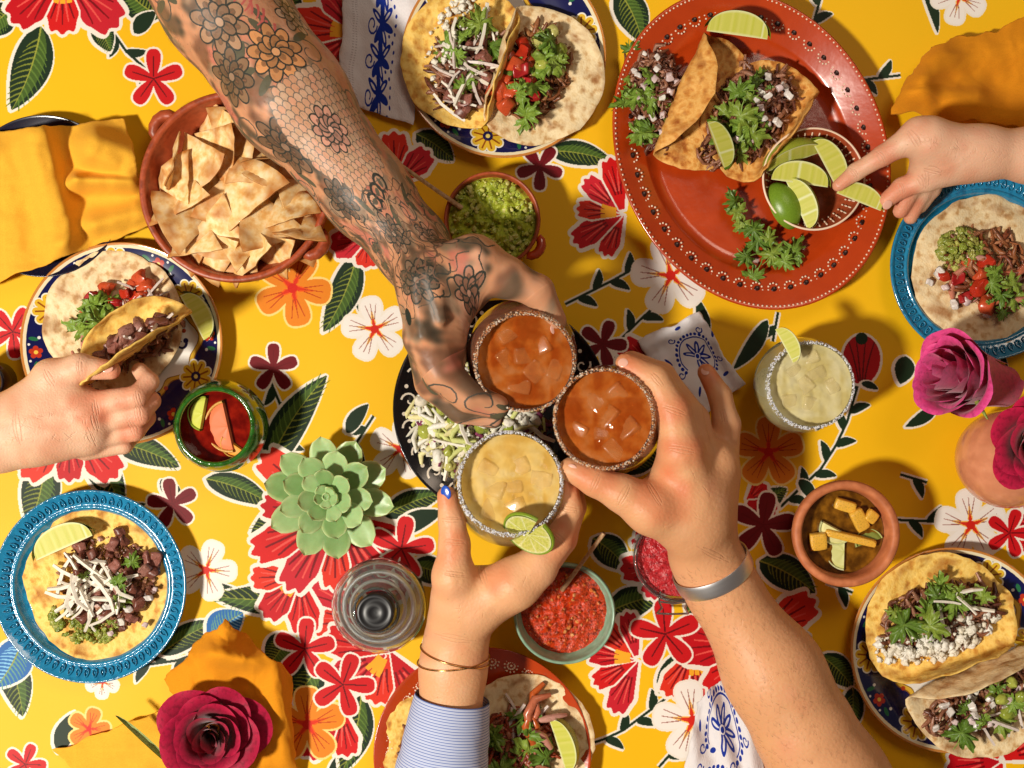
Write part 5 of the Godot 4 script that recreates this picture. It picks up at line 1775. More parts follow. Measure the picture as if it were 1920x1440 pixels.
func plants() -> void:
	# succulent rosette
	var t := thing("succulent", "pale green succulent rosette lying on the red printed flowers", "succulent", P(624, 924))
	var at := t.position
	var g := RandomNumberGenerator.new()
	g.seed = 5
	for ring in [[10, 118, 0.018, 0.1, 58.0], [9, 92, 0.034, 0.42, 50.0], [7, 62, 0.05, 0.75, 40.0], [5, 34, 0.058, 1.05, 26.0], [4, 16, 0.062, 1.3, 14.0]]:
		for k in ring[0]:
			var an: float = TAU * (k + 0.5 * (int(ring[1]) % 4) / 4.0) / ring[0] + g.randf_range(-0.12, 0.12)
			var long := R(ring[1], 0.04) * g.randf_range(0.92, 1.08)
			var half := R(ring[4], 0.04) * 0.5 * g.randf_range(0.92, 1.08)
			var tilt: float = ring[3] + g.randf_range(-0.06, 0.06)
			var bas := Basis(Vector3.UP, -an) * Basis(Vector3.BACK, tilt * 0.62)
			var y0: float = ring[2] * 0.75
			var f := func(s: float, w: float) -> Vector3:
				var q := w * TAU
				var wide := half * (0.34 + 0.66 * smoothstep(0.0, 0.72, s)) * sqrt(maxf(0.0, 1.0 - pow(maxf(0.0, (s - 0.6) / 0.4), 2.4)))
				var thick := 0.0052 * (0.5 + 0.5 * sin(PI * minf(1.0, s + 0.1))) * sqrt(maxf(0.02, 1.0 - pow(s, 8.0)))
				var up := 0.16 * long * s * s + (0.003 if sin(q) > 0 else 0.0) * -cos(q) * 0.0 + absf(cos(q)) * 0.0035 * s
				return at + Vector3(0, y0, 0) + bas * Vector3(long * (s + 0.03 * pow(s, 12.0)), up + sin(q) * thick, cos(q) * wide)
			var b := MB.new()
			b.grid(14, 16, f, true)
			for i in b.v.size():
				var s := b.uv[i].y
				var e := absf(cos(b.uv[i].x * TAU))
				b.c[i] = Color(0.22, 0.38, 0.13).lerp(Color(0.4, 0.58, 0.26), 0.5 + 0.5 * sin(k * 2.1)).lerp(Color(0.78, 0.85, 0.45), clampf(pow(e, 9.0) * 0.8 + pow(s, 8.0) * 0.6 + (0.5 - s) * 0.5, 0.0, 0.85))
			part("succulent_leaf", b, M["succulent"], t)
	# egg-shaped vase and its roses
	t = thing("vase", "round glossy salmon pink vase holding the red rose at the right edge", "vase", P(1850, 855))
	var b := MB.new()
	var r := R(92, 0.06)
	var pr := []
	for e in 15:
		var an := lerpf(-1.45, 1.1, e / 14.0)
		pr.append(Vector2(r * cos(an), 0.062 + 0.062 * sin(an)))
	pr.append(Vector2(r * 0.4, 0.12))
	pr.append(Vector2(r * 0.38, 0.11))
	pr.append(Vector2(r * 0.7, 0.09))
	pr.append(Vector2(r * 0.85, 0.055))
	pr.append(Vector2(r * 0.6, 0.012))
	pr.append(Vector2(0, 0.008))
	b.lathe(t.position, pr, 64)
	b.i.reverse()
	part("vase", b, M["vase"], t)
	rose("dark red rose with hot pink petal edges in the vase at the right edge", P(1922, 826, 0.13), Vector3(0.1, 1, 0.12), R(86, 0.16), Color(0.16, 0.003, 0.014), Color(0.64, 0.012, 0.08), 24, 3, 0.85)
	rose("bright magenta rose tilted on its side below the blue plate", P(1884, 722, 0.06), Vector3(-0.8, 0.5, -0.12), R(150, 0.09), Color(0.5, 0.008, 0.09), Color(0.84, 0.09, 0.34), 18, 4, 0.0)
	var st := MB.new()
	st.tube([P(1826, 742, 0.1), P(1836, 760, 0.112), P(1852, 786, 0.115)], [0.0035, 0.0028, 0.001], 8, Color(0.32, 0.38, 0.08))
	st.tube([P(1826, 742, 0.1), P(1838, 735, 0.115), P(1840, 722, 0.12)], [0.003, 0.002, 0.0008], 8, Color(0.32, 0.38, 0.08))
	lone("rose_sepal", st, M["herb"], "yellow green pointed sepals under the magenta rose", "sepal")
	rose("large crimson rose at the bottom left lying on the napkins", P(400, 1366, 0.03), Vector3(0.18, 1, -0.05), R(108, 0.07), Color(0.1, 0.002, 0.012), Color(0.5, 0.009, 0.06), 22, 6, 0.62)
	var lf := MB.new()
	lf.grid(16, 10, func(s, w):
		var q: float = w * 2.0 - 1.0
		var wide := 38.0 * pow(sin(PI * pow(clampf(s, 0.001, 0.999), 0.8)), 0.8)
		var a := Vector2(330, 1436).lerp(Vector2(216, 1342), s)
		var n := Vector2(-0.64, 0.77).orthogonal()
		var p := a + n.rotated(0.2) * q * wide
		return P(p.x, p.y, 0.03 + 0.012 * s + 0.005 * q * q - 0.002 * absf(sin(s * 20.0)) * absf(q)), false, Color(0.42, 0.5, 0.22))
	lone("rose_leaf", lf, M["herb"], "pale green rose leaf left of the crimson rose", "leaf")

# ---------------------------------------------------------------- arms and hands
# bones: [x, y, height, radius px, x2, y2, height2, radius2 px, blend in mm]
func arm(label: String, bones: Array, m: Material, tone: Color, cell := 0.0024, red := [], axis := [], marks := []) -> Node3D:
	var lo := Vector3.ONE * 9.0
	var hi := -lo
	for q in bones:
		for e in [0, 4]:
			var p := P(q[e], q[e + 1], q[e + 2])
			var r := R(q[e + 3], q[e + 2]) + 0.012
			lo = lo.min(p - Vector3.ONE * r)
			hi = hi.max(p + Vector3.ONE * r)
	var fl := Field.new(lo, hi, cell)
	for q in bones:
		var a := P(q[0], q[1], q[2])
		var d := P(q[4], q[5], q[6])
		var ra := R(q[3], q[2])
		var rd := R(q[7], q[6])
		var k: float = q[8] * 0.001
		# long bones in short pieces, so that only the cells near them are visited
		var n := maxi(1, int(a.distance_to(d) / 0.06))
		for e in n:
			fl.bone(a.lerp(d, float(e) / n), a.lerp(d, float(e + 1) / n), lerpf(ra, rd, float(e) / n), lerpf(ra, rd, float(e + 1) / n), k if e == 0 else minf(k, 0.004))
	var b := fl.net()
	# two rounds of smoothing take the grid out of the surface
	for round in 2:
		var sum := PackedVector3Array()
		sum.resize(b.v.size())
		var cnt := PackedInt32Array()
		cnt.resize(b.v.size())
		for k in range(0, b.i.size(), 3):
			for e in 3:
				var x := b.i[k + e]
				sum[x] += b.v[b.i[k + (e + 1) % 3]]
				cnt[x] += 1
		for k in b.v.size():
			if cnt[k] > 0:
				b.v[k] = b.v[k].lerp(sum[k] / cnt[k], 0.5)
	var n := FastNoiseLite.new()
	n.seed = 3; n.frequency = 38.0
	for k in b.v.size():
		b.c[k] = Color.WHITE
	if axis:
		var a := P(axis[0], axis[1], axis[2])
		var d := P(axis[3], axis[4], axis[5]) - a
		var l := d.length()
		d /= l
		var side := d.cross(Vector3.UP).normalized()
		var up := side.cross(d)
		for k in b.v.size():
			var p := b.v[k] - a
			b.uv[k] = Vector2(p.dot(d) / l, 0.5 + atan2(p.dot(side), p.dot(up)) / TAU)
	else:
		for k in b.v.size():
			b.uv[k] = Vector2((b.v[k].x - lo.x) / (hi.x - lo.x), (b.v[k].z - lo.z) / (hi.z - lo.z))
		m = skin(tone, lo, hi, red, marks)
	var t := thing("person", label, "person", Vector3((lo.x + hi.x) / 2, lo.y, (lo.z + hi.z) / 2))
	part("arm", b, m, t)
	last_arm = b
	return t

var last_arm: MB

# skin with its own flushes, freckles, veins, knuckle folds and pores, laid over the back of the hand
# marks: ["fold", x, y, degrees, length px], ["cord", x, y, x2, y2, width px] (tendons), ["vein", x, y, x2, y2, bend]; places as in the bones, with a height
func skin(tone: Color, lo: Vector3, hi: Vector3, red: Array, marks: Array) -> StandardMaterial3D:
	var big := maxf(hi.x - lo.x, hi.z - lo.z)
	var w := int(1024 * (hi.x - lo.x) / big)
	var h := int(1024 * (hi.z - lo.z) / big)
	var k := 1024.0 / big
	var col := Paint.new(w, h, tone, k, Vector2(lo.x, lo.z))
	var up := Paint.new(w, h, Color(0.5, 0.5, 0.5), k, Vector2(lo.x, lo.z))
	var g := RandomNumberGenerator.new()
	g.seed = w + h
	var on := func(x: float, y: float, z: float) -> Vector2:
		var q := P(x, y, z)
		return Vector2(q.x, q.z)
	var rose := Color(tone.r * 0.97, tone.g * 0.8, tone.b * 0.76)
	for e in 260:
		var c := Vector2(g.randf_range(lo.x, hi.x), g.randf_range(lo.z, hi.z))
		col.disc(c, g.randf_range(0.003, 0.012), tone.lerp(rose, g.randf() * 0.4).lerp(Color(1, 0.94, 0.84), g.randf() * 0.14))
	for q in red:
		var c: Vector2 = on.call(q[0], q[1], q[2])
		for e in 14:
			col.disc(c + Vector2(g.randf_range(-1, 1), g.randf_range(-1, 1)) * R(q[3], q[2]) * 0.55, R(q[3], q[2]) * 0.4, tone.lerp(rose, g.randf_range(0.4, 1.0)))
	for q in marks:
		if q[0] == "vein":
			up.line(up.curve(on.call(q[1], q[2], q[6]), on.call(q[3], q[4], q[6]), q[5], 14), 0.0045, Color(0.62, 0.62, 0.62))
		elif q[0] == "cord":
			up.line(PackedVector2Array([on.call(q[1], q[2], q[6]), on.call(q[3], q[4], q[6])]), R(q[5], q[6]), Color(0.68, 0.68, 0.68), 0.5)
	col.img.resize(w / 22, h / 22, Image.INTERPOLATE_CUBIC)
	col.img.resize(w, h, Image.INTERPOLATE_CUBIC)
	up.img.resize(w / 12, h / 12, Image.INTERPOLATE_CUBIC)
	up.img.resize(w, h, Image.INTERPOLATE_CUBIC)
	for q in marks:
		if q[0] == "fold":
			var c: Vector2 = on.call(q[1], q[2], q[5])
			for e in [-1, 0, 1]:
				var d := Vector2.RIGHT.rotated(deg_to_rad(q[3]))
				var n := d.orthogonal()
				var l: float = R(q[4], q[5]) * 0.5 * (0.8 - 0.2 * absf(e)) * g.randf_range(0.8, 1.1)
				var o: Vector2 = c + n * (e * 0.0021 + g.randf_range(-0.0004, 0.0004))
				var cv := up.curve(o - d * l, o + d * l, 0.1 * signf(e) + g.randf_range(-0.06, 0.06), 10)
				up.line(cv, 0.0012, Color(0.33, 0.33, 0.33), 0.3)
				col.line(cv, 0.0007, tone.lerp(Color(0.62, 0.36, 0.28), 0.2), 0.3)
	for e in 900:      # fine criss-cross lines and freckles
		var c := Vector2(g.randf_range(lo.x, hi.x), g.randf_range(lo.z, hi.z))
		var d := Vector2(g.randf_range(0.002, 0.006), 0).rotated(g.randf() * TAU)
		up.line(PackedVector2Array([c - d, c + d * 0.2, c + d]), 0.0006, Color(0.46, 0.46, 0.46))
		if e % 6 == 0:
			col.disc(c, g.randf_range(0.0003, 0.0007), tone.lerp(Color(0.55, 0.32, 0.2), g.randf_range(0.15, 0.4)))
	var pores := FastNoiseLite.new()
	pores.seed = w; pores.frequency = 0.12; pores.fractal_octaves = 3
	var grain := pores.get_image(w, h, false, false, false).get_data()
	var raw := up.img.get_data()
	for e in w * h:
		var a := clampi(raw[e * 3] + (grain[e] - 128) / 5, 0, 255)
		raw[e * 3] = a; raw[e * 3 + 1] = a; raw[e * 3 + 2] = a
	var relief := Image.create_from_data(w, h, false, Image.FORMAT_RGB8, raw)
	var m := StandardMaterial3D.new()
	m.resource_name = "skin"
	m.albedo_texture = col.tex()
	m.heightmap_enabled = true
	m.heightmap_scale = 0.17
	m.heightmap_texture = ImageTexture.create_from_image(relief)
	m.roughness = 0.5
	m.metallic_specular = 0.45
	m.subsurf_scatter_enabled = true; m.subsurf_scatter_strength = 0.1
	return m

# short hairs lying on the arm last built; along points to the hand, and only places within the two ends get any
func hairs(t: Node3D, n: int, from: Vector3, to: Vector3, long: float, col: Color) -> void:
	var b := MB.new()
	var g := RandomNumberGenerator.new()
	g.seed = n
	var nm := last_arm.normals()
	var along := (to - from).normalized()
	var l := from.distance_to(to)
	var made := 0
	for tries in n * 30:
		var k := g.randi() % last_arm.v.size()
		var p := last_arm.v[k]
		var q := (p - from).dot(along)
		var up := nm[k] if nm[k].y > 0.0 or true else -nm[k]
		if q < 0.0 or q > l or up.y < 0.05:
			continue
		var d := (along + up * 0.35 + up.cross(along) * g.randf_range(-0.7, 0.7)).normalized() * long * g.randf_range(0.5, 1.1)
		b.tube([p - up * 0.0003, p + d * 0.5 + up * 0.0006, p + d - up * long * 0.16], [0.00008, 0.00007, 0.00003], 4, col, false)
		made += 1
		if made >= n:
			break
	var m: StandardMaterial3D = M["salt"]
	part("arm_hair", b, m, t, "stuff")

func nail(t: Node3D, x: float, y: float, h: float, turn: float, long_px: float, wide_px: float, up: Vector3, m: Material) -> void:
	var b := MB.new()
	var nm := up.normalized()
	var f := Vector3(cos(deg_to_rad(turn)), 0, sin(deg_to_rad(turn)))
	f = (f - nm * f.dot(nm)).normalized()
	b.put(ball(Vector3(R(long_px, h) * 0.5, 0.0009, R(wide_px, h) * 0.5), 0.0, 3), Transform3D(Basis(f, nm, f.cross(nm)), P(x, y, h)))
	part("fingernail", b, m, t)

func tattoo() -> StandardMaterial3D:
	var p := Paint.new(1024, 1024, c8(198, 142, 106), 1024.0, Vector2.ZERO)
	var g := RandomNumberGenerator.new()
	g.seed = 8
	var skin := c8(198, 142, 106)
	var ink := c8(50, 52, 46)
	# washes: rosy and grey green patches under the lines
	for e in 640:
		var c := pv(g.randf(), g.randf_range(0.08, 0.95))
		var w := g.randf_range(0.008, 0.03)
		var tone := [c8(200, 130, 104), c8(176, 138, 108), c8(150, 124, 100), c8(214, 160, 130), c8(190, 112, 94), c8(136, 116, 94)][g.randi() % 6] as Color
		if c.y > 0.53 and g.randf() < 0.75 or (c.x > 0.72 and g.randf() < 0.35):  # one side of the arm darker: dense ink, with its shade painted in
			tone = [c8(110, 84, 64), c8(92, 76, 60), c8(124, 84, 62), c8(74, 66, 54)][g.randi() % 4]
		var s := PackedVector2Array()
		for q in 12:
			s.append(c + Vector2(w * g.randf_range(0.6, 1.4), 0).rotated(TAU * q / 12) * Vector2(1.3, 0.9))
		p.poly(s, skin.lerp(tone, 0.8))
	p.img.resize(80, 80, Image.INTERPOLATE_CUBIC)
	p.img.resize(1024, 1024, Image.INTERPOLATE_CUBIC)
	var flower := func(c: Vector2, r: float, n: int, fill: Color, rings: int) -> void:
		for k in range(rings, 0, -1):
			for q in n:
				var an: float = TAU * (q + 0.5 * (k % 2)) / n
				var a := c + Vector2(r * k / rings * 0.72, 0).rotated(an)
				var sh := p.oval(a, r * 0.34 * (0.6 + 0.4 * k / rings), r * 0.22 * (0.6 + 0.4 * k / rings), an, 18)
				p.poly(p.fat(sh, 0.0032), ink)
				p.poly(sh, fill.darkened(0.22 * (1.0 - float(k) / rings) + 0.12 * (q % 2)))
				p.poly(p.oval(a - Vector2(r * 0.1, 0).rotated(an), r * 0.16, r * 0.12, an, 12), fill.darkened(0.3))
				p.line(PackedVector2Array([c.lerp(a, 0.7), a]), 0.002, c8(140, 96, 70))
		p.disc(c, r * 0.2, ink)
		p.disc(c, r * 0.15, fill.lightened(0.1))
	# leafy scroll work along the arm
	for e in 60:
		var c := pv(g.randf_range(0.05, 0.8), g.randf_range(0.18, 0.86))
		var s := PackedVector2Array()
		var a0 := g.randf() * TAU
		for q in 14:
			s.append(c + Vector2(0.034 - 0.0019 * q, 0).rotated(a0 + q * 0.5))
		p.line(s, 0.004, c8(84, 80, 72), 0.5)
		p.poly(p.oval(c + Vector2(0.04, 0).rotated(a0), 0.026, 0.009, a0 + 1.2), c8(92, 88, 68))
	# a mask-like pair of dark petals and teeth near the elbow, lobed blooms beside it
	for q in [[0.12, 0.37, 0.022, 0.018], [0.15, 0.435, 0.024, 0.019], [0.165, 0.385, 0.012, 0.012]]:
		p.poly(p.oval(pv(q[0], q[1]), q[2] + 0.004, q[3] + 0.004), ink)
		p.poly(p.oval(pv(q[0], q[1]), q[2], q[3]), c8(104, 98, 82))
	for e in 9:
		p.poly(p.oval(pv(0.2 + 0.003 * sin(e * 2.0), 0.345 + e * 0.012), 0.017, 0.0085, 0.0), ink)
		p.poly(p.oval(pv(0.2 + 0.003 * sin(e * 2.0), 0.345 + e * 0.012), 0.0145, 0.006, 0.0), c8(206, 176, 146))
	for e in 10:
		p.line(p.curve(pv(0.2 + e * 0.012, 0.44 + 0.01 * sin(e * 1.9)), pv(0.225 + e * 0.012, 0.475 + 0.012 * sin(e)), 0.25, 6), 0.007, c8(190, 92, 84), 0.6)
	flower.call(pv(0.25, 0.54), 0.06, 8, c8(176, 136, 104), 2)
	flower.call(pv(0.36, 0.475), 0.06, 9, c8(216, 150, 96), 2)
	flower.call(pv(0.34, 0.6), 0.055, 8, c8(140, 108, 80), 2)
	flower.call(pv(0.5, 0.62), 0.06, 8, c8(132, 100, 76), 2)
	flower.call(pv(0.3, 0.36), 0.045, 7, c8(200, 166, 138), 2)
	# scales
	for a in 15:
		for e in 16:
			var c := pv(0.425 + a * 0.0155, 0.35 + e * 0.0165 + 0.008 * (a % 2))
			if (c - pv(0.53, 0.47)).length() > 0.125:
				continue
			var sh := p.oval(c, 0.0115, 0.0086, 0.0, 12)
			p.poly(p.fat(sh, 0.0018), c8(104, 96, 84))
			p.poly(sh, skin.lerp(c8(214, 154, 124), g.randf()).lerp(c8(190, 176, 150), g.randf() * 0.5))
	flower.call(pv(0.53, 0.475), 0.045, 10, c8(214, 154, 130), 2)
	flower.call(pv(0.75, 0.52), 0.045, 8, c8(150, 118, 94), 2)
	flower.call(pv(0.8, 0.4), 0.04, 7, c8(176, 130, 104), 2)
	flower.call(pv(0.86, 0.53), 0.042, 8, c8(128, 104, 84), 2)
	flower.call(pv(0.93, 0.44), 0.036, 7, c8(170, 120, 96), 2)
	flower.call(pv(0.64, 0.6), 0.045, 8, c8(120, 96, 76), 2)
	for e in 3:
		var c := pv(0.66 + e * 0.012, 0.44 + e * 0.03)
		p.line(p.oval(c, 0.018, 0.018, 0, 20), 0.007, ink)
		p.poly(p.oval(c, 0.01, 0.006, 0.8 * e), c8(96, 90, 74))
	# sinuous lines over wrist and hand
	for e in 150:
		var c := pv(g.randf_range(0.66, 0.9), g.randf_range(0.2, 0.72))
		var s := PackedVector2Array()
		var an := g.randf_range(-0.7, 0.7) + (PI / 2 if g.randf() < 0.5 else 0.0)
		for q in 9:
			s.append(c + Vector2(q * 0.007, 0.009 * sin(q * 0.9 + e)).rotated(an))
		p.line(s, g.randf_range(0.002, 0.0042), [c8(64, 64, 56), c8(92, 78, 64), c8(126, 92, 74)][e % 3], 0.4)
	for q in [[0.9, 0.6, 0.016, 0.009]]:
		p.poly(p.oval(pv(q[0], q[1]), q[2], q[3], 0.4), c8(38, 46, 40))
	var m := StandardMaterial3D.new()
	m.resource_name = "tattooed_skin"
	m.heightmap_enabled = true
	m.heightmap_scale = 0.05
	m.heightmap_texture = noise_tex(0.09, [Color(0.25, 0.25, 0.25), Color(0.75, 0.75, 0.75)], 91, 5, 512)
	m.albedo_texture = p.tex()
	m.texture_repeat = true
	m.vertex_color_use_as_albedo = true
	m.roughness = 0.46
	m.metallic_specular = 0.42
	m.subsurf_scatter_enabled = true; m.subsurf_scatter_strength = 0.12
	return m

# a bracelet fitted to the arm it is on
func band(t: Node3D, called: String, x: float, y: float, h: float, dir: Vector3, gap: float, wide: float, thick: float, m: Material, label := "") -> void:
	var y0 := dir.normalized()
	var x0 := y0.cross(Vector3.UP).normalized()
	var bas := Basis(x0, y0, x0.cross(y0))
	var at := P(x, y, h)
	var inv := bas.inverse()
	var n := 48
	var fit := PackedFloat32Array()
	fit.resize(n)
	for p in last_arm.v:
		var q := inv * (p - at)
		if absf(q.y) < wide * 0.5 + 0.003 and Vector2(q.x, q.z).length() < 0.07:
			var k := int(round(atan2(q.z, q.x) / TAU * n + n)) % n
			for e in [-1, 0, 1]:
				fit[(k + e + n) % n] = maxf(fit[(k + e + n) % n], Vector2(q.x, q.z).length())
	for round in 6:
		var old := fit.duplicate()
		for k in n:
			fit[k] = maxf(old[k], (old[(k + 1) % n] + old[(k + n - 1) % n]) * 0.5)
	var b := MB.new()
	b.grid(12, n, func(s, w):
		var an: float = TAU * w
		var q: float = TAU * s
		var off := Vector2(cos(q), sin(q))
		off /= maxf(absf(off.x), absf(off.y)) * 0.8 + 0.2
		var r: float = fit[int(round(w * n)) % n] + gap + off.x * thick * 0.5
		return at + bas * Vector3(cos(an) * r, off.y * wide * 0.5, sin(an) * r), true)
	part(called, b, m, t, "", label)

func people() -> void:
	# tattooed arm from the upper left, hand round the orange drink
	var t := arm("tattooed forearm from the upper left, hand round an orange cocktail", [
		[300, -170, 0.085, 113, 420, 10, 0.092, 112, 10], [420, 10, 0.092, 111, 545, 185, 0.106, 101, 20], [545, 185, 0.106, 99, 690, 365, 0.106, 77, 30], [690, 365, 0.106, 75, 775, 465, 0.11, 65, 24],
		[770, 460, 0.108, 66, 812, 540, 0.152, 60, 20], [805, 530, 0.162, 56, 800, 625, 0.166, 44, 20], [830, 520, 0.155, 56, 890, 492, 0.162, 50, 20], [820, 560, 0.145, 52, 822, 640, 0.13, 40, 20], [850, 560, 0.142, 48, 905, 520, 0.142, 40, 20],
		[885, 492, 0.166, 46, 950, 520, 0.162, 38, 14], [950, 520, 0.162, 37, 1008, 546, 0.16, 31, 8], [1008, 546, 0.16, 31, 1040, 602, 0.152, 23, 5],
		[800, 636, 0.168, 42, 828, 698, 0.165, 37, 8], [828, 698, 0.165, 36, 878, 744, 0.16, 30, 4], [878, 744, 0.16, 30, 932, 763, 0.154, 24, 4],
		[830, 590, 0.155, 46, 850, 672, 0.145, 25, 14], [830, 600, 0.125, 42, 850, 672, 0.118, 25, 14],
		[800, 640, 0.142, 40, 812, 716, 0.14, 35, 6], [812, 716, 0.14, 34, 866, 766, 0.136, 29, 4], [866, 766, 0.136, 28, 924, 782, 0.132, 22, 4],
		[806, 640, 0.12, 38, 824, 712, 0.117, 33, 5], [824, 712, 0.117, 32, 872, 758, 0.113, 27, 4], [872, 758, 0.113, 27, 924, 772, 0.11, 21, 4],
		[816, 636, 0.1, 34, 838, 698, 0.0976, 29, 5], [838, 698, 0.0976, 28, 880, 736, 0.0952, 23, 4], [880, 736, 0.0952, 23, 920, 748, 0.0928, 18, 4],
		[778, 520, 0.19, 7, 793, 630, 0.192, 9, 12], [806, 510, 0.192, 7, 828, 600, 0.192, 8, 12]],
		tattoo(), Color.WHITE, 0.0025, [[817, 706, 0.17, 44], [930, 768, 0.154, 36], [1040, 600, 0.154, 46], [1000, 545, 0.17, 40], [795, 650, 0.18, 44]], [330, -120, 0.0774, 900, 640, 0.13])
	nail(t, 1040, 616, 0.16, 70, 22, 20, Vector3(0.5, 0.8, 0.1), M["nail"])
	hairs(t, 700, P(380, 0, 0.1), P(800, 520, 0.13), 0.008, Color(0.16, 0.09, 0.05))
	# bare arm from the lower right
	t = arm("bare forearm from the lower right with a silver cuff, holding an orange drink", [
		[1650, 1640, 0.06, 118, 1562, 1470, 0.0641, 104, 10], [1562, 1470, 0.0641, 103, 1450, 1260, 0.075, 88, 20], [1450, 1260, 0.075, 87, 1352, 1100, 0.0814, 64, 24], [1352, 1100, 0.0814, 63, 1322, 1040, 0.0904, 60, 20],
		[1322, 1045, 0.0904, 60, 1298, 950, 0.13, 60, 20], [1298, 950, 0.13, 58, 1278, 850, 0.156, 44, 20], [1312, 960, 0.115, 60, 1340, 868, 0.122, 44, 20], [1320, 980, 0.096, 50, 1350, 890, 0.102, 36, 20],
		[1290, 985, 0.125, 54, 1220, 955, 0.152, 44, 20], [1220, 955, 0.152, 44, 1168, 926, 0.156, 36, 14], [1168, 926, 0.156, 35, 1116, 902, 0.156, 29, 6], [1116, 902, 0.156, 29, 1070, 880, 0.152, 23, 5], [1240, 930, 0.13, 36, 1275, 860, 0.135, 36, 20],
		[1276, 842, 0.16, 39, 1262, 770, 0.16, 34, 8], [1262, 770, 0.16, 33, 1230, 712, 0.157, 28, 4], [1230, 712, 0.157, 28, 1174, 682, 0.152, 21, 4],
		[1296, 850, 0.14, 39, 1284, 775, 0.138, 33, 6], [1284, 775, 0.138, 32, 1240, 706, 0.134, 27, 4], [1240, 706, 0.134, 27, 1184, 678, 0.13, 21, 4],
		[1312, 860, 0.12, 38, 1300, 788, 0.116, 31, 5], [1300, 788, 0.116, 30, 1248, 716, 0.112, 26, 4], [1248, 716, 0.112, 25, 1196, 694, 0.108, 20, 4],
		[1350, 880, 0.102, 34, 1362, 796, 0.102, 27, 5], [1362, 796, 0.102, 26, 1350, 742, 0.1, 22, 4], [1350, 742, 0.1, 22, 1324, 698, 0.0976, 17, 4]],
		null, Color8(222, 162, 116), 0.0024, [[1262, 770, 0.166, 46], [1180, 684, 0.154, 40], [1120, 903, 0.16, 44], [1240, 925, 0.16, 60], [1276, 850, 0.17, 44], [1322, 702, 0.096, 34]], [], [["fold", 1262, 770, 20, 60, 0.165], ["fold", 1230, 712, 50, 48, 0.165], ["fold", 1276, 842, 10, 66, 0.17], ["fold", 1168, 926, 118, 56, 0.165], ["fold", 1116, 902, 115, 50, 0.16], ["fold", 1226, 925, 60, 66, 0.165], ["fold", 1352, 780, 80, 40, 0.1], ["fold", 1326, 1030, 28, 90, 0.1], ["cord", 1276, 842, 1312, 1010, 14, 0.15], ["cord", 1304, 850, 1330, 1010, 12, 0.145], ["cord", 1170, 930, 1290, 1020, 14, 0.15], ["vein", 1270, 900, 1330, 1060, 0.12, 0.13], ["vein", 1310, 1000, 1420, 1200, -0.08, 0.084], ["vein", 1400, 1180, 1520, 1440, 0.1, 0.08], ["vein", 1350, 1120, 1440, 1330, 0.15, 0.0814]])
	band(t, "silver_cuff", 1333, 1066, 0.0835, P(1304, 1000, 0.106) - P(1360, 1115, 0.0807), 0.0012, 0.018, 0.0022, M["silver"], "plain silver cuff")
	hairs(t, 900, P(1620, 1480, 0.1), P(1345, 1040, 0.12), 0.0085, Color(0.3, 0.17, 0.09))
	nail(t, 1168, 680, 0.1625, 190, 20, 18, Vector3(-0.3, 1, -0.3), M["nail"])
	nail(t, 1322, 696, 0.1058, -118, 18, 15, Vector3(-0.2, 1, -0.5), M["nail"])
	nail(t, 1072, 880, 0.1635, 205, 22, 20, Vector3(-0.3, 1, 0.1), M["nail"])
	# arm with striped sleeve from the bottom
	t = arm("slim hand with blue thumbnail from the bottom, holding a salted cocktail", [
		[812, 1640, 0.0702, 68, 838, 1420, 0.0754, 65, 10], [838, 1420, 0.0754, 65, 850, 1250, 0.08, 57, 20], [850, 1250, 0.08, 57, 856, 1190, 0.0833, 53, 20],
		[856, 1195, 0.0831, 52, 890, 1128, 0.115, 54, 18], [890, 1128, 0.115, 52, 965, 1094, 0.136, 46, 18], [965, 1094, 0.136, 45, 1006, 1064, 0.14, 38, 14], [870, 1110, 0.108, 42, 955, 1108, 0.115, 36, 16], [880, 1140, 0.096, 44, 990, 1090, 0.105, 34, 16],
		[852, 1150, 0.1, 46, 850, 1080, 0.14, 38, 16], [850, 1080, 0.14, 37, 852, 1020, 0.146, 29, 10], [852, 1020, 0.146, 29, 847, 975, 0.15, 25, 5], [847, 975, 0.15, 25, 838, 930, 0.152, 19, 4],
		[1004, 1066, 0.14, 36, 1046, 1010, 0.143, 30, 8], [1046, 1010, 0.143, 29, 1067, 955, 0.143, 25, 4], [1067, 955, 0.143, 25, 1064, 896, 0.139, 19, 4],
		[1004, 1068, 0.118, 36, 1052, 1010, 0.121, 30, 6], [1052, 1010, 0.121, 29, 1074, 950, 0.121, 25, 4], [1074, 950, 0.121, 25, 1070, 886, 0.117, 19, 4],
		[998, 1070, 0.0984, 34, 1046, 1010, 0.101, 28, 5], [1046, 1010, 0.101, 28, 1068, 954, 0.101, 24, 4], [1068, 954, 0.101, 24, 1066, 896, 0.0976, 18, 4],
		[990, 1070, 0.084, 30, 1034, 1016, 0.0856, 25, 5], [1034, 1016, 0.0856, 25, 1052, 966, 0.0856, 21, 4], [1052, 966, 0.0856, 21, 1054, 920, 0.0839, 16, 4]],
		null, Color8(228, 170, 124), 0.0022, [[1046, 1010, 0.15, 44], [1064, 900, 0.142, 36], [838, 935, 0.156, 30], [850, 1020, 0.156, 34], [930, 1080, 0.14, 44]], [], [["fold", 850, 1018, 4, 54, 0.17], ["fold", 847, 975, 2, 44, 0.17], ["fold", 852, 1078, 8, 60, 0.17], ["fold", 905, 1080, 70, 60, 0.15], ["fold", 1046, 1010, 40, 50, 0.16], ["fold", 1067, 955, 10, 44, 0.16], ["fold", 855, 1192, 8, 90, 0.11], ["cord", 852, 1070, 862, 1190, 12, 0.14], ["cord", 1000, 1068, 880, 1170, 14, 0.15], ["vein", 960, 1100, 870, 1230, 0.1, 0.13]])
	nail(t, 836, 924, 0.1618, -100, 28, 20, Vector3(-0.35, 1, 0.1), M["nail_blue"])
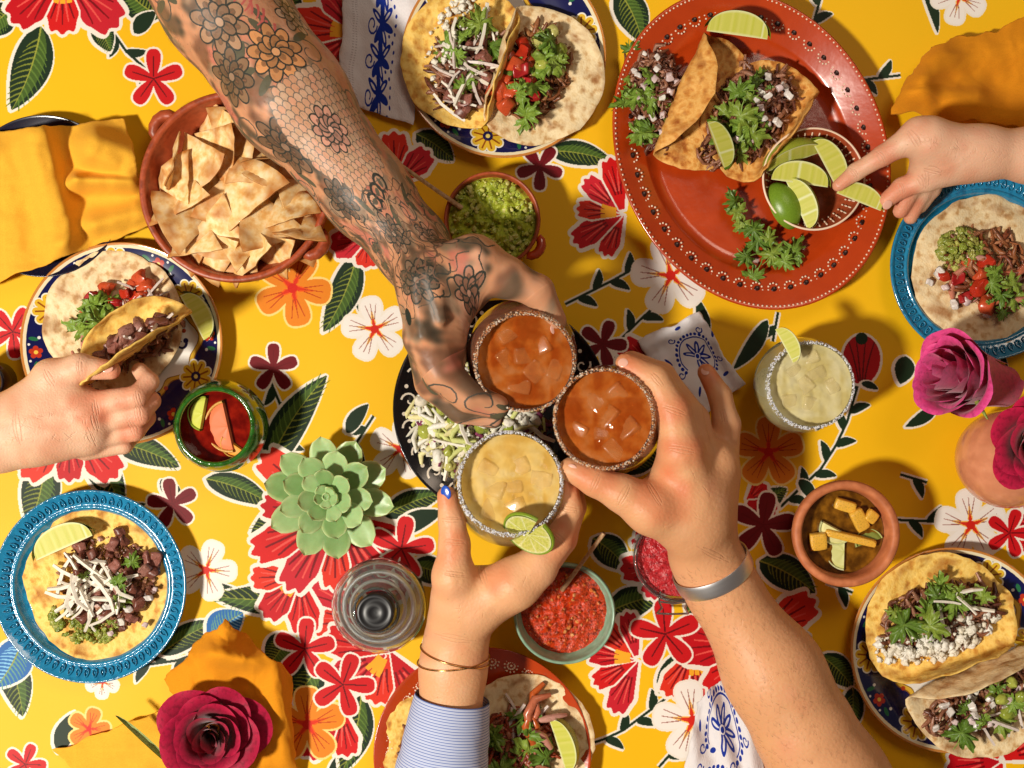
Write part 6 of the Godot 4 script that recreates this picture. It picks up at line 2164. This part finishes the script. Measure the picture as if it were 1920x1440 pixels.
	for e in 2:
		band(t, "bangle", 849 + e * 3, 1226 + e * 10, 0.0811 - e * 0.001, P(853, 1200, 0.0827) - P(848, 1260, 0.0794) + Vector3(0.006 - e * 0.012, 0, 0), 0.0008, 0.0016, 0.0016, M["gold"])
	var sl := MB.new()
	var fn := FastNoiseLite.new()
	fn.seed = 2; fn.frequency = 22.0
	var a0 := P(848, 1308, 0.078)
	var a1 := P(800, 1640, 0.0723)
	var ax := (a1 - a0).normalized()
	var sx := ax.cross(Vector3.UP).normalized()
	var sy := sx.cross(ax)
	for side in 2:
		sl.grid(46, 64, func(s, w):
			var q := a0.lerp(a1, s)
			var an: float = TAU * w
			var r: float = R(lerpf(71.0, 104.0, pow(s, 0.8)), 0.09) - 0.0018 * side
			r += fn.get_noise_3d(s * 0.3, cos(an) * 0.04, sin(an) * 0.04) * 0.006 * s + 0.0012 * sin(s * 46.0 + cos(an) * 2.0) * s
			return q + (sx * cos(an) + sy * sin(an)) * r, true, Color.WHITE, side == 1)
	var sp := Paint.new(64, 1024, c8(202, 210, 232), 64.0, Vector2.ZERO)
	for e in 66:
		sp.img.fill_rect(Rect2i(0, int(e * 15.5), 64, 5), c8(112, 130, 188))
		sp.img.fill_rect(Rect2i(0, int(e * 15.5) + 9, 64, 2), c8(166, 178, 216))
	var sm := mat("sleeve", Color.WHITE, 0.9, 0.2)
	sm.albedo_texture = sp.tex()
	part("sleeve", sl, sm, t, "", "blue and white striped shirt sleeve")
	# hand from the left with a taco
	t = arm("fair hand from the left edge lifting a folded taco", [
		[-190, 846, 0.1, 72, 0, 812, 0.105, 67, 10], [0, 812, 0.105, 67, 70, 800, 0.108, 62, 20], [70, 800, 0.108, 60, 165, 785, 0.11, 48, 20], [80, 808, 0.1, 54, 165, 815, 0.1, 38, 20], [70, 785, 0.112, 56, 130, 755, 0.115, 44, 20],
		[60, 770, 0.115, 50, 96, 708, 0.125, 34, 18], [96, 708, 0.125, 33, 150, 688, 0.132, 25, 8], [150, 688, 0.132, 25, 208, 694, 0.128, 18, 5],
		[172, 760, 0.117, 27, 256, 744, 0.118, 21, 6], [256, 744, 0.118, 20, 280, 716, 0.106, 18, 3], [280, 716, 0.106, 18, 262, 694, 0.094, 15, 3],
		[176, 790, 0.11, 26, 262, 777, 0.11, 20, 4], [262, 777, 0.11, 20, 284, 752, 0.096, 17, 3], [284, 752, 0.096, 17, 262, 728, 0.084, 15, 3],
		[172, 819, 0.1, 25, 252, 808, 0.1, 19, 4], [252, 808, 0.1, 19, 274, 784, 0.087, 17, 3], [272, 780, 0.086, 19, 256, 756, 0.076, 16, 4],
		[160, 842, 0.09, 22, 232, 834, 0.089, 17, 4], [232, 834, 0.089, 17, 254, 812, 0.077, 15, 3], [254, 806, 0.076, 17, 242, 784, 0.068, 14, 4]],
		null, Color8(234, 184, 150), 0.002, [[256, 750, 0.124, 40], [260, 776, 0.116, 36], [252, 802, 0.106, 36], [205, 692, 0.134, 30], [172, 764, 0.13, 40]], [], [["fold", 150, 688, 88, 42, 0.145], ["fold", 96, 708, 60, 50, 0.14], ["fold", 258, 750, 80, 42, 0.13], ["fold", 260, 776, 80, 40, 0.12], ["fold", 252, 802, 78, 38, 0.11], ["fold", 178, 766, 80, 46, 0.135], ["fold", 180, 792, 80, 46, 0.13], ["fold", 176, 818, 80, 44, 0.12], ["fold", 40, 800, 85, 90, 0.14], ["cord", 172, 764, 40, 790, 12, 0.135], ["cord", 176, 790, 40, 804, 12, 0.13], ["cord", 172, 816, 40, 820, 12, 0.12], ["vein", 160, 778, 20, 830, 0.12, 0.13], ["vein", 150, 806, 10, 780, 0.1, 0.13]])
	nail(t, 200, 690, 0.1385, 5, 24, 18, Vector3(0.1, 1, -0.25), M["nail"])
	# hand from the right taking a lime wedge
	t = arm("pale hand reaching in from the right edge, pinching a lime wedge", [
		[2090, 306, 0.1, 54, 1940, 292, 0.105, 47, 10], [1940, 292, 0.105, 47, 1840, 284, 0.108, 43, 20], [1840, 284, 0.108, 42, 1745, 262, 0.115, 40, 18], [1840, 292, 0.1, 40, 1760, 300, 0.098, 36, 18], [1760, 280, 0.1, 38, 1735, 270, 0.1, 34, 16],
		[1742, 255, 0.114, 34, 1722, 252, 0.113, 30, 10], [1722, 252, 0.113, 29, 1655, 292, 0.1, 19, 8], [1655, 292, 0.1, 19, 1605, 322, 0.085, 16, 4], [1605, 322, 0.085, 16, 1572, 348, 0.07, 12, 4],
		[1795, 305, 0.098, 36, 1738, 335, 0.09, 24, 16], [1738, 335, 0.09, 23, 1692, 352, 0.078, 19, 5], [1692, 352, 0.078, 19, 1661, 376, 0.068, 15, 4],
		[1742, 285, 0.092, 30, 1716, 345, 0.068, 19, 8], [1716, 345, 0.068, 18, 1688, 396, 0.05, 14, 4],
		[1752, 300, 0.084, 28, 1730, 360, 0.058, 17, 5], [1730, 360, 0.058, 16, 1707, 408, 0.042, 13, 4],
		[1764, 306, 0.078, 24, 1748, 355, 0.056, 15, 5], [1748, 355, 0.056, 15, 1728, 388, 0.044, 11, 4]],
		null, Color8(226, 176, 144), 0.0019, [[1655, 292, 0.106, 34], [1574, 346, 0.074, 26], [1662, 374, 0.074, 28], [1692, 352, 0.086, 26], [1688, 396, 0.054, 26], [1706, 406, 0.046, 26]], [], [["fold", 1655, 292, 55, 36, 0.115], ["fold", 1605, 322, 55, 30, 0.1], ["fold", 1720, 255, 60, 56, 0.14], ["fold", 1692, 352, 70, 34, 0.09], ["fold", 1738, 335, 75, 44, 0.11], ["fold", 1752, 318, 20, 40, 0.12], ["fold", 1716, 345, 60, 30, 0.08], ["cord", 1724, 255, 1830, 280, 11, 0.145], ["cord", 1738, 332, 1800, 306, 12, 0.12], ["vein", 1760, 262, 1900, 300, 0.14, 0.14], ["vein", 1790, 290, 1960, 280, -0.1, 0.14]])
	nail(t, 1576, 342, 0.0765, 140, 20, 15, Vector3(-0.3, 1, -0.3), M["nail"])
	nail(t, 1664, 384, 0.0765, 130, 20, 17, Vector3(0.1, 1, 0.5), M["nail"])

func held() -> void:
	var glass := func(label: String, rx: float, ry: float, h: float, bx: float, by: float, k: float, drink: String, crust: Array, sd: int) -> Array:
		var rim := P(rx, ry, h)
		var y := (rim - P(bx, by, h - 0.115)).normalized()
		var x := y.cross(Vector3.BACK).normalized()
		var bas := Basis(x, y, x.cross(y))
		tumbler(label, rim - y * 0.1105 * k, bas, drink, crust, k, sd)
		return [rim, bas]
	var chili := [Color(0.62, 0.3, 0.12), Color(0.72, 0.5, 0.34), Color(0.5, 0.16, 0.05), Color(0.78, 0.68, 0.56)]
	var white := [Color(0.86, 0.86, 0.88), Color(0.76, 0.78, 0.85), Color(0.6, 0.6, 0.7), Color(0.88, 0.88, 0.86)]
	glass.call("orange iced cocktail with chili rim in the tattooed hand", 985, 680, 0.17, 970, 644, 1.05, "drink_orange", chili, 11)
	glass.call("orange iced cocktail with chili rim in the hand with the silver cuff", 1132, 785, 0.17, 1150, 790, 1.05, "drink_orange", chili, 12)
	var g: Array = glass.call("golden cocktail with white salt rim and a lime slice in the slim hand", 957, 905, 0.168, 957, 928, 1.09, "drink_gold", white, 13)
	# lime slice with a slit, hung over the rim
	var c := P(992, 1000, 0.172)
	var t := thing("lime_slice", "lime slice slotted over the salted rim of the golden cocktail", "lime slice", c)
	var bas := Basis(Vector3.UP, -0.62) * Basis(Vector3.RIGHT, 0.8)
	var r := R(53, 0.172)
	var b := MB.new()
	var f := MB.new()
	for sd in [1.0, -1.0]:
		f.grid(8, 60, func(s, w):
			var an: float = 0.22 + (TAU - 0.3) * w - PI / 2
			var seg: float = absf(sin(an * 4.0))
			return c + bas * Vector3(cos(an) * r * 0.9 * s, sd * (0.0024 - (0.0005 if seg < 0.16 and s > 0.1 and s < 0.93 else 0.0)), sin(an) * r * 0.9 * s * 0.92), false, Color(0.6, 0.6, 0.12), sd < 0)
	for k in f.v.size():
		var s := f.uv[k].y
		var an := 0.22 + (TAU - 0.3) * f.uv[k].x - PI / 2
		f.c[k] = Color(0.78, 0.78, 0.4) if s > 0.93 or s < 0.1 or absf(sin(an * 4.0)) < 0.2 else Color(0.56, 0.58, 0.09).lerp(Color(0.68, 0.66, 0.2), 0.5 + 0.5 * sin(k * 1.3))
	b.grid(8, 60, func(s, w):
		var an: float = 0.22 + (TAU - 0.3) * w - PI / 2
		var q: float = TAU * s
		return c + bas * Vector3(cos(an) * r * (0.95 + 0.055 * cos(q)), 0.0027 * sin(q), sin(an) * r * (0.95 + 0.055 * cos(q)) * 0.92), false, Color(0.26, 0.38, 0.03))
	part("flesh", f, M["wet"], t)
	part("peel", b, M["rind"], t)
	# taco in the left hand, lime wedge in the right hand
	taco("folded yellow taco held up in the left hand, meat showing", 254, 660, 0.082, -34, 128, 0.0, 168, "corn_yellow", func(q, w, gg, rr):
		mass(q, "shredded_meat", "thread", 200, [0, rr * 0.22, rr * 0.8, rr * 0.16], [18, 44, 5], MEATS, w, gg, 0.014)
		pieces(q, "meat_chunk", 16, [rr * 0.1, rr * 0.3, rr * 0.7, rr * 0.16], 34, w, gg, 0.014, 0.6)
		pieces(q, "onion_strip", 9, [rr * 0.3, rr * 0.34, rr * 0.5, rr * 0.14], 60, w, gg, 0.016, 0.2), -84, 0.026, "taco", 41, 0.02)
	lime_wedge("yellow lime wedge pinched between the fingers at the right", 1614, 364, 0.066, 22, 90, 64, 30, "", 0.9)
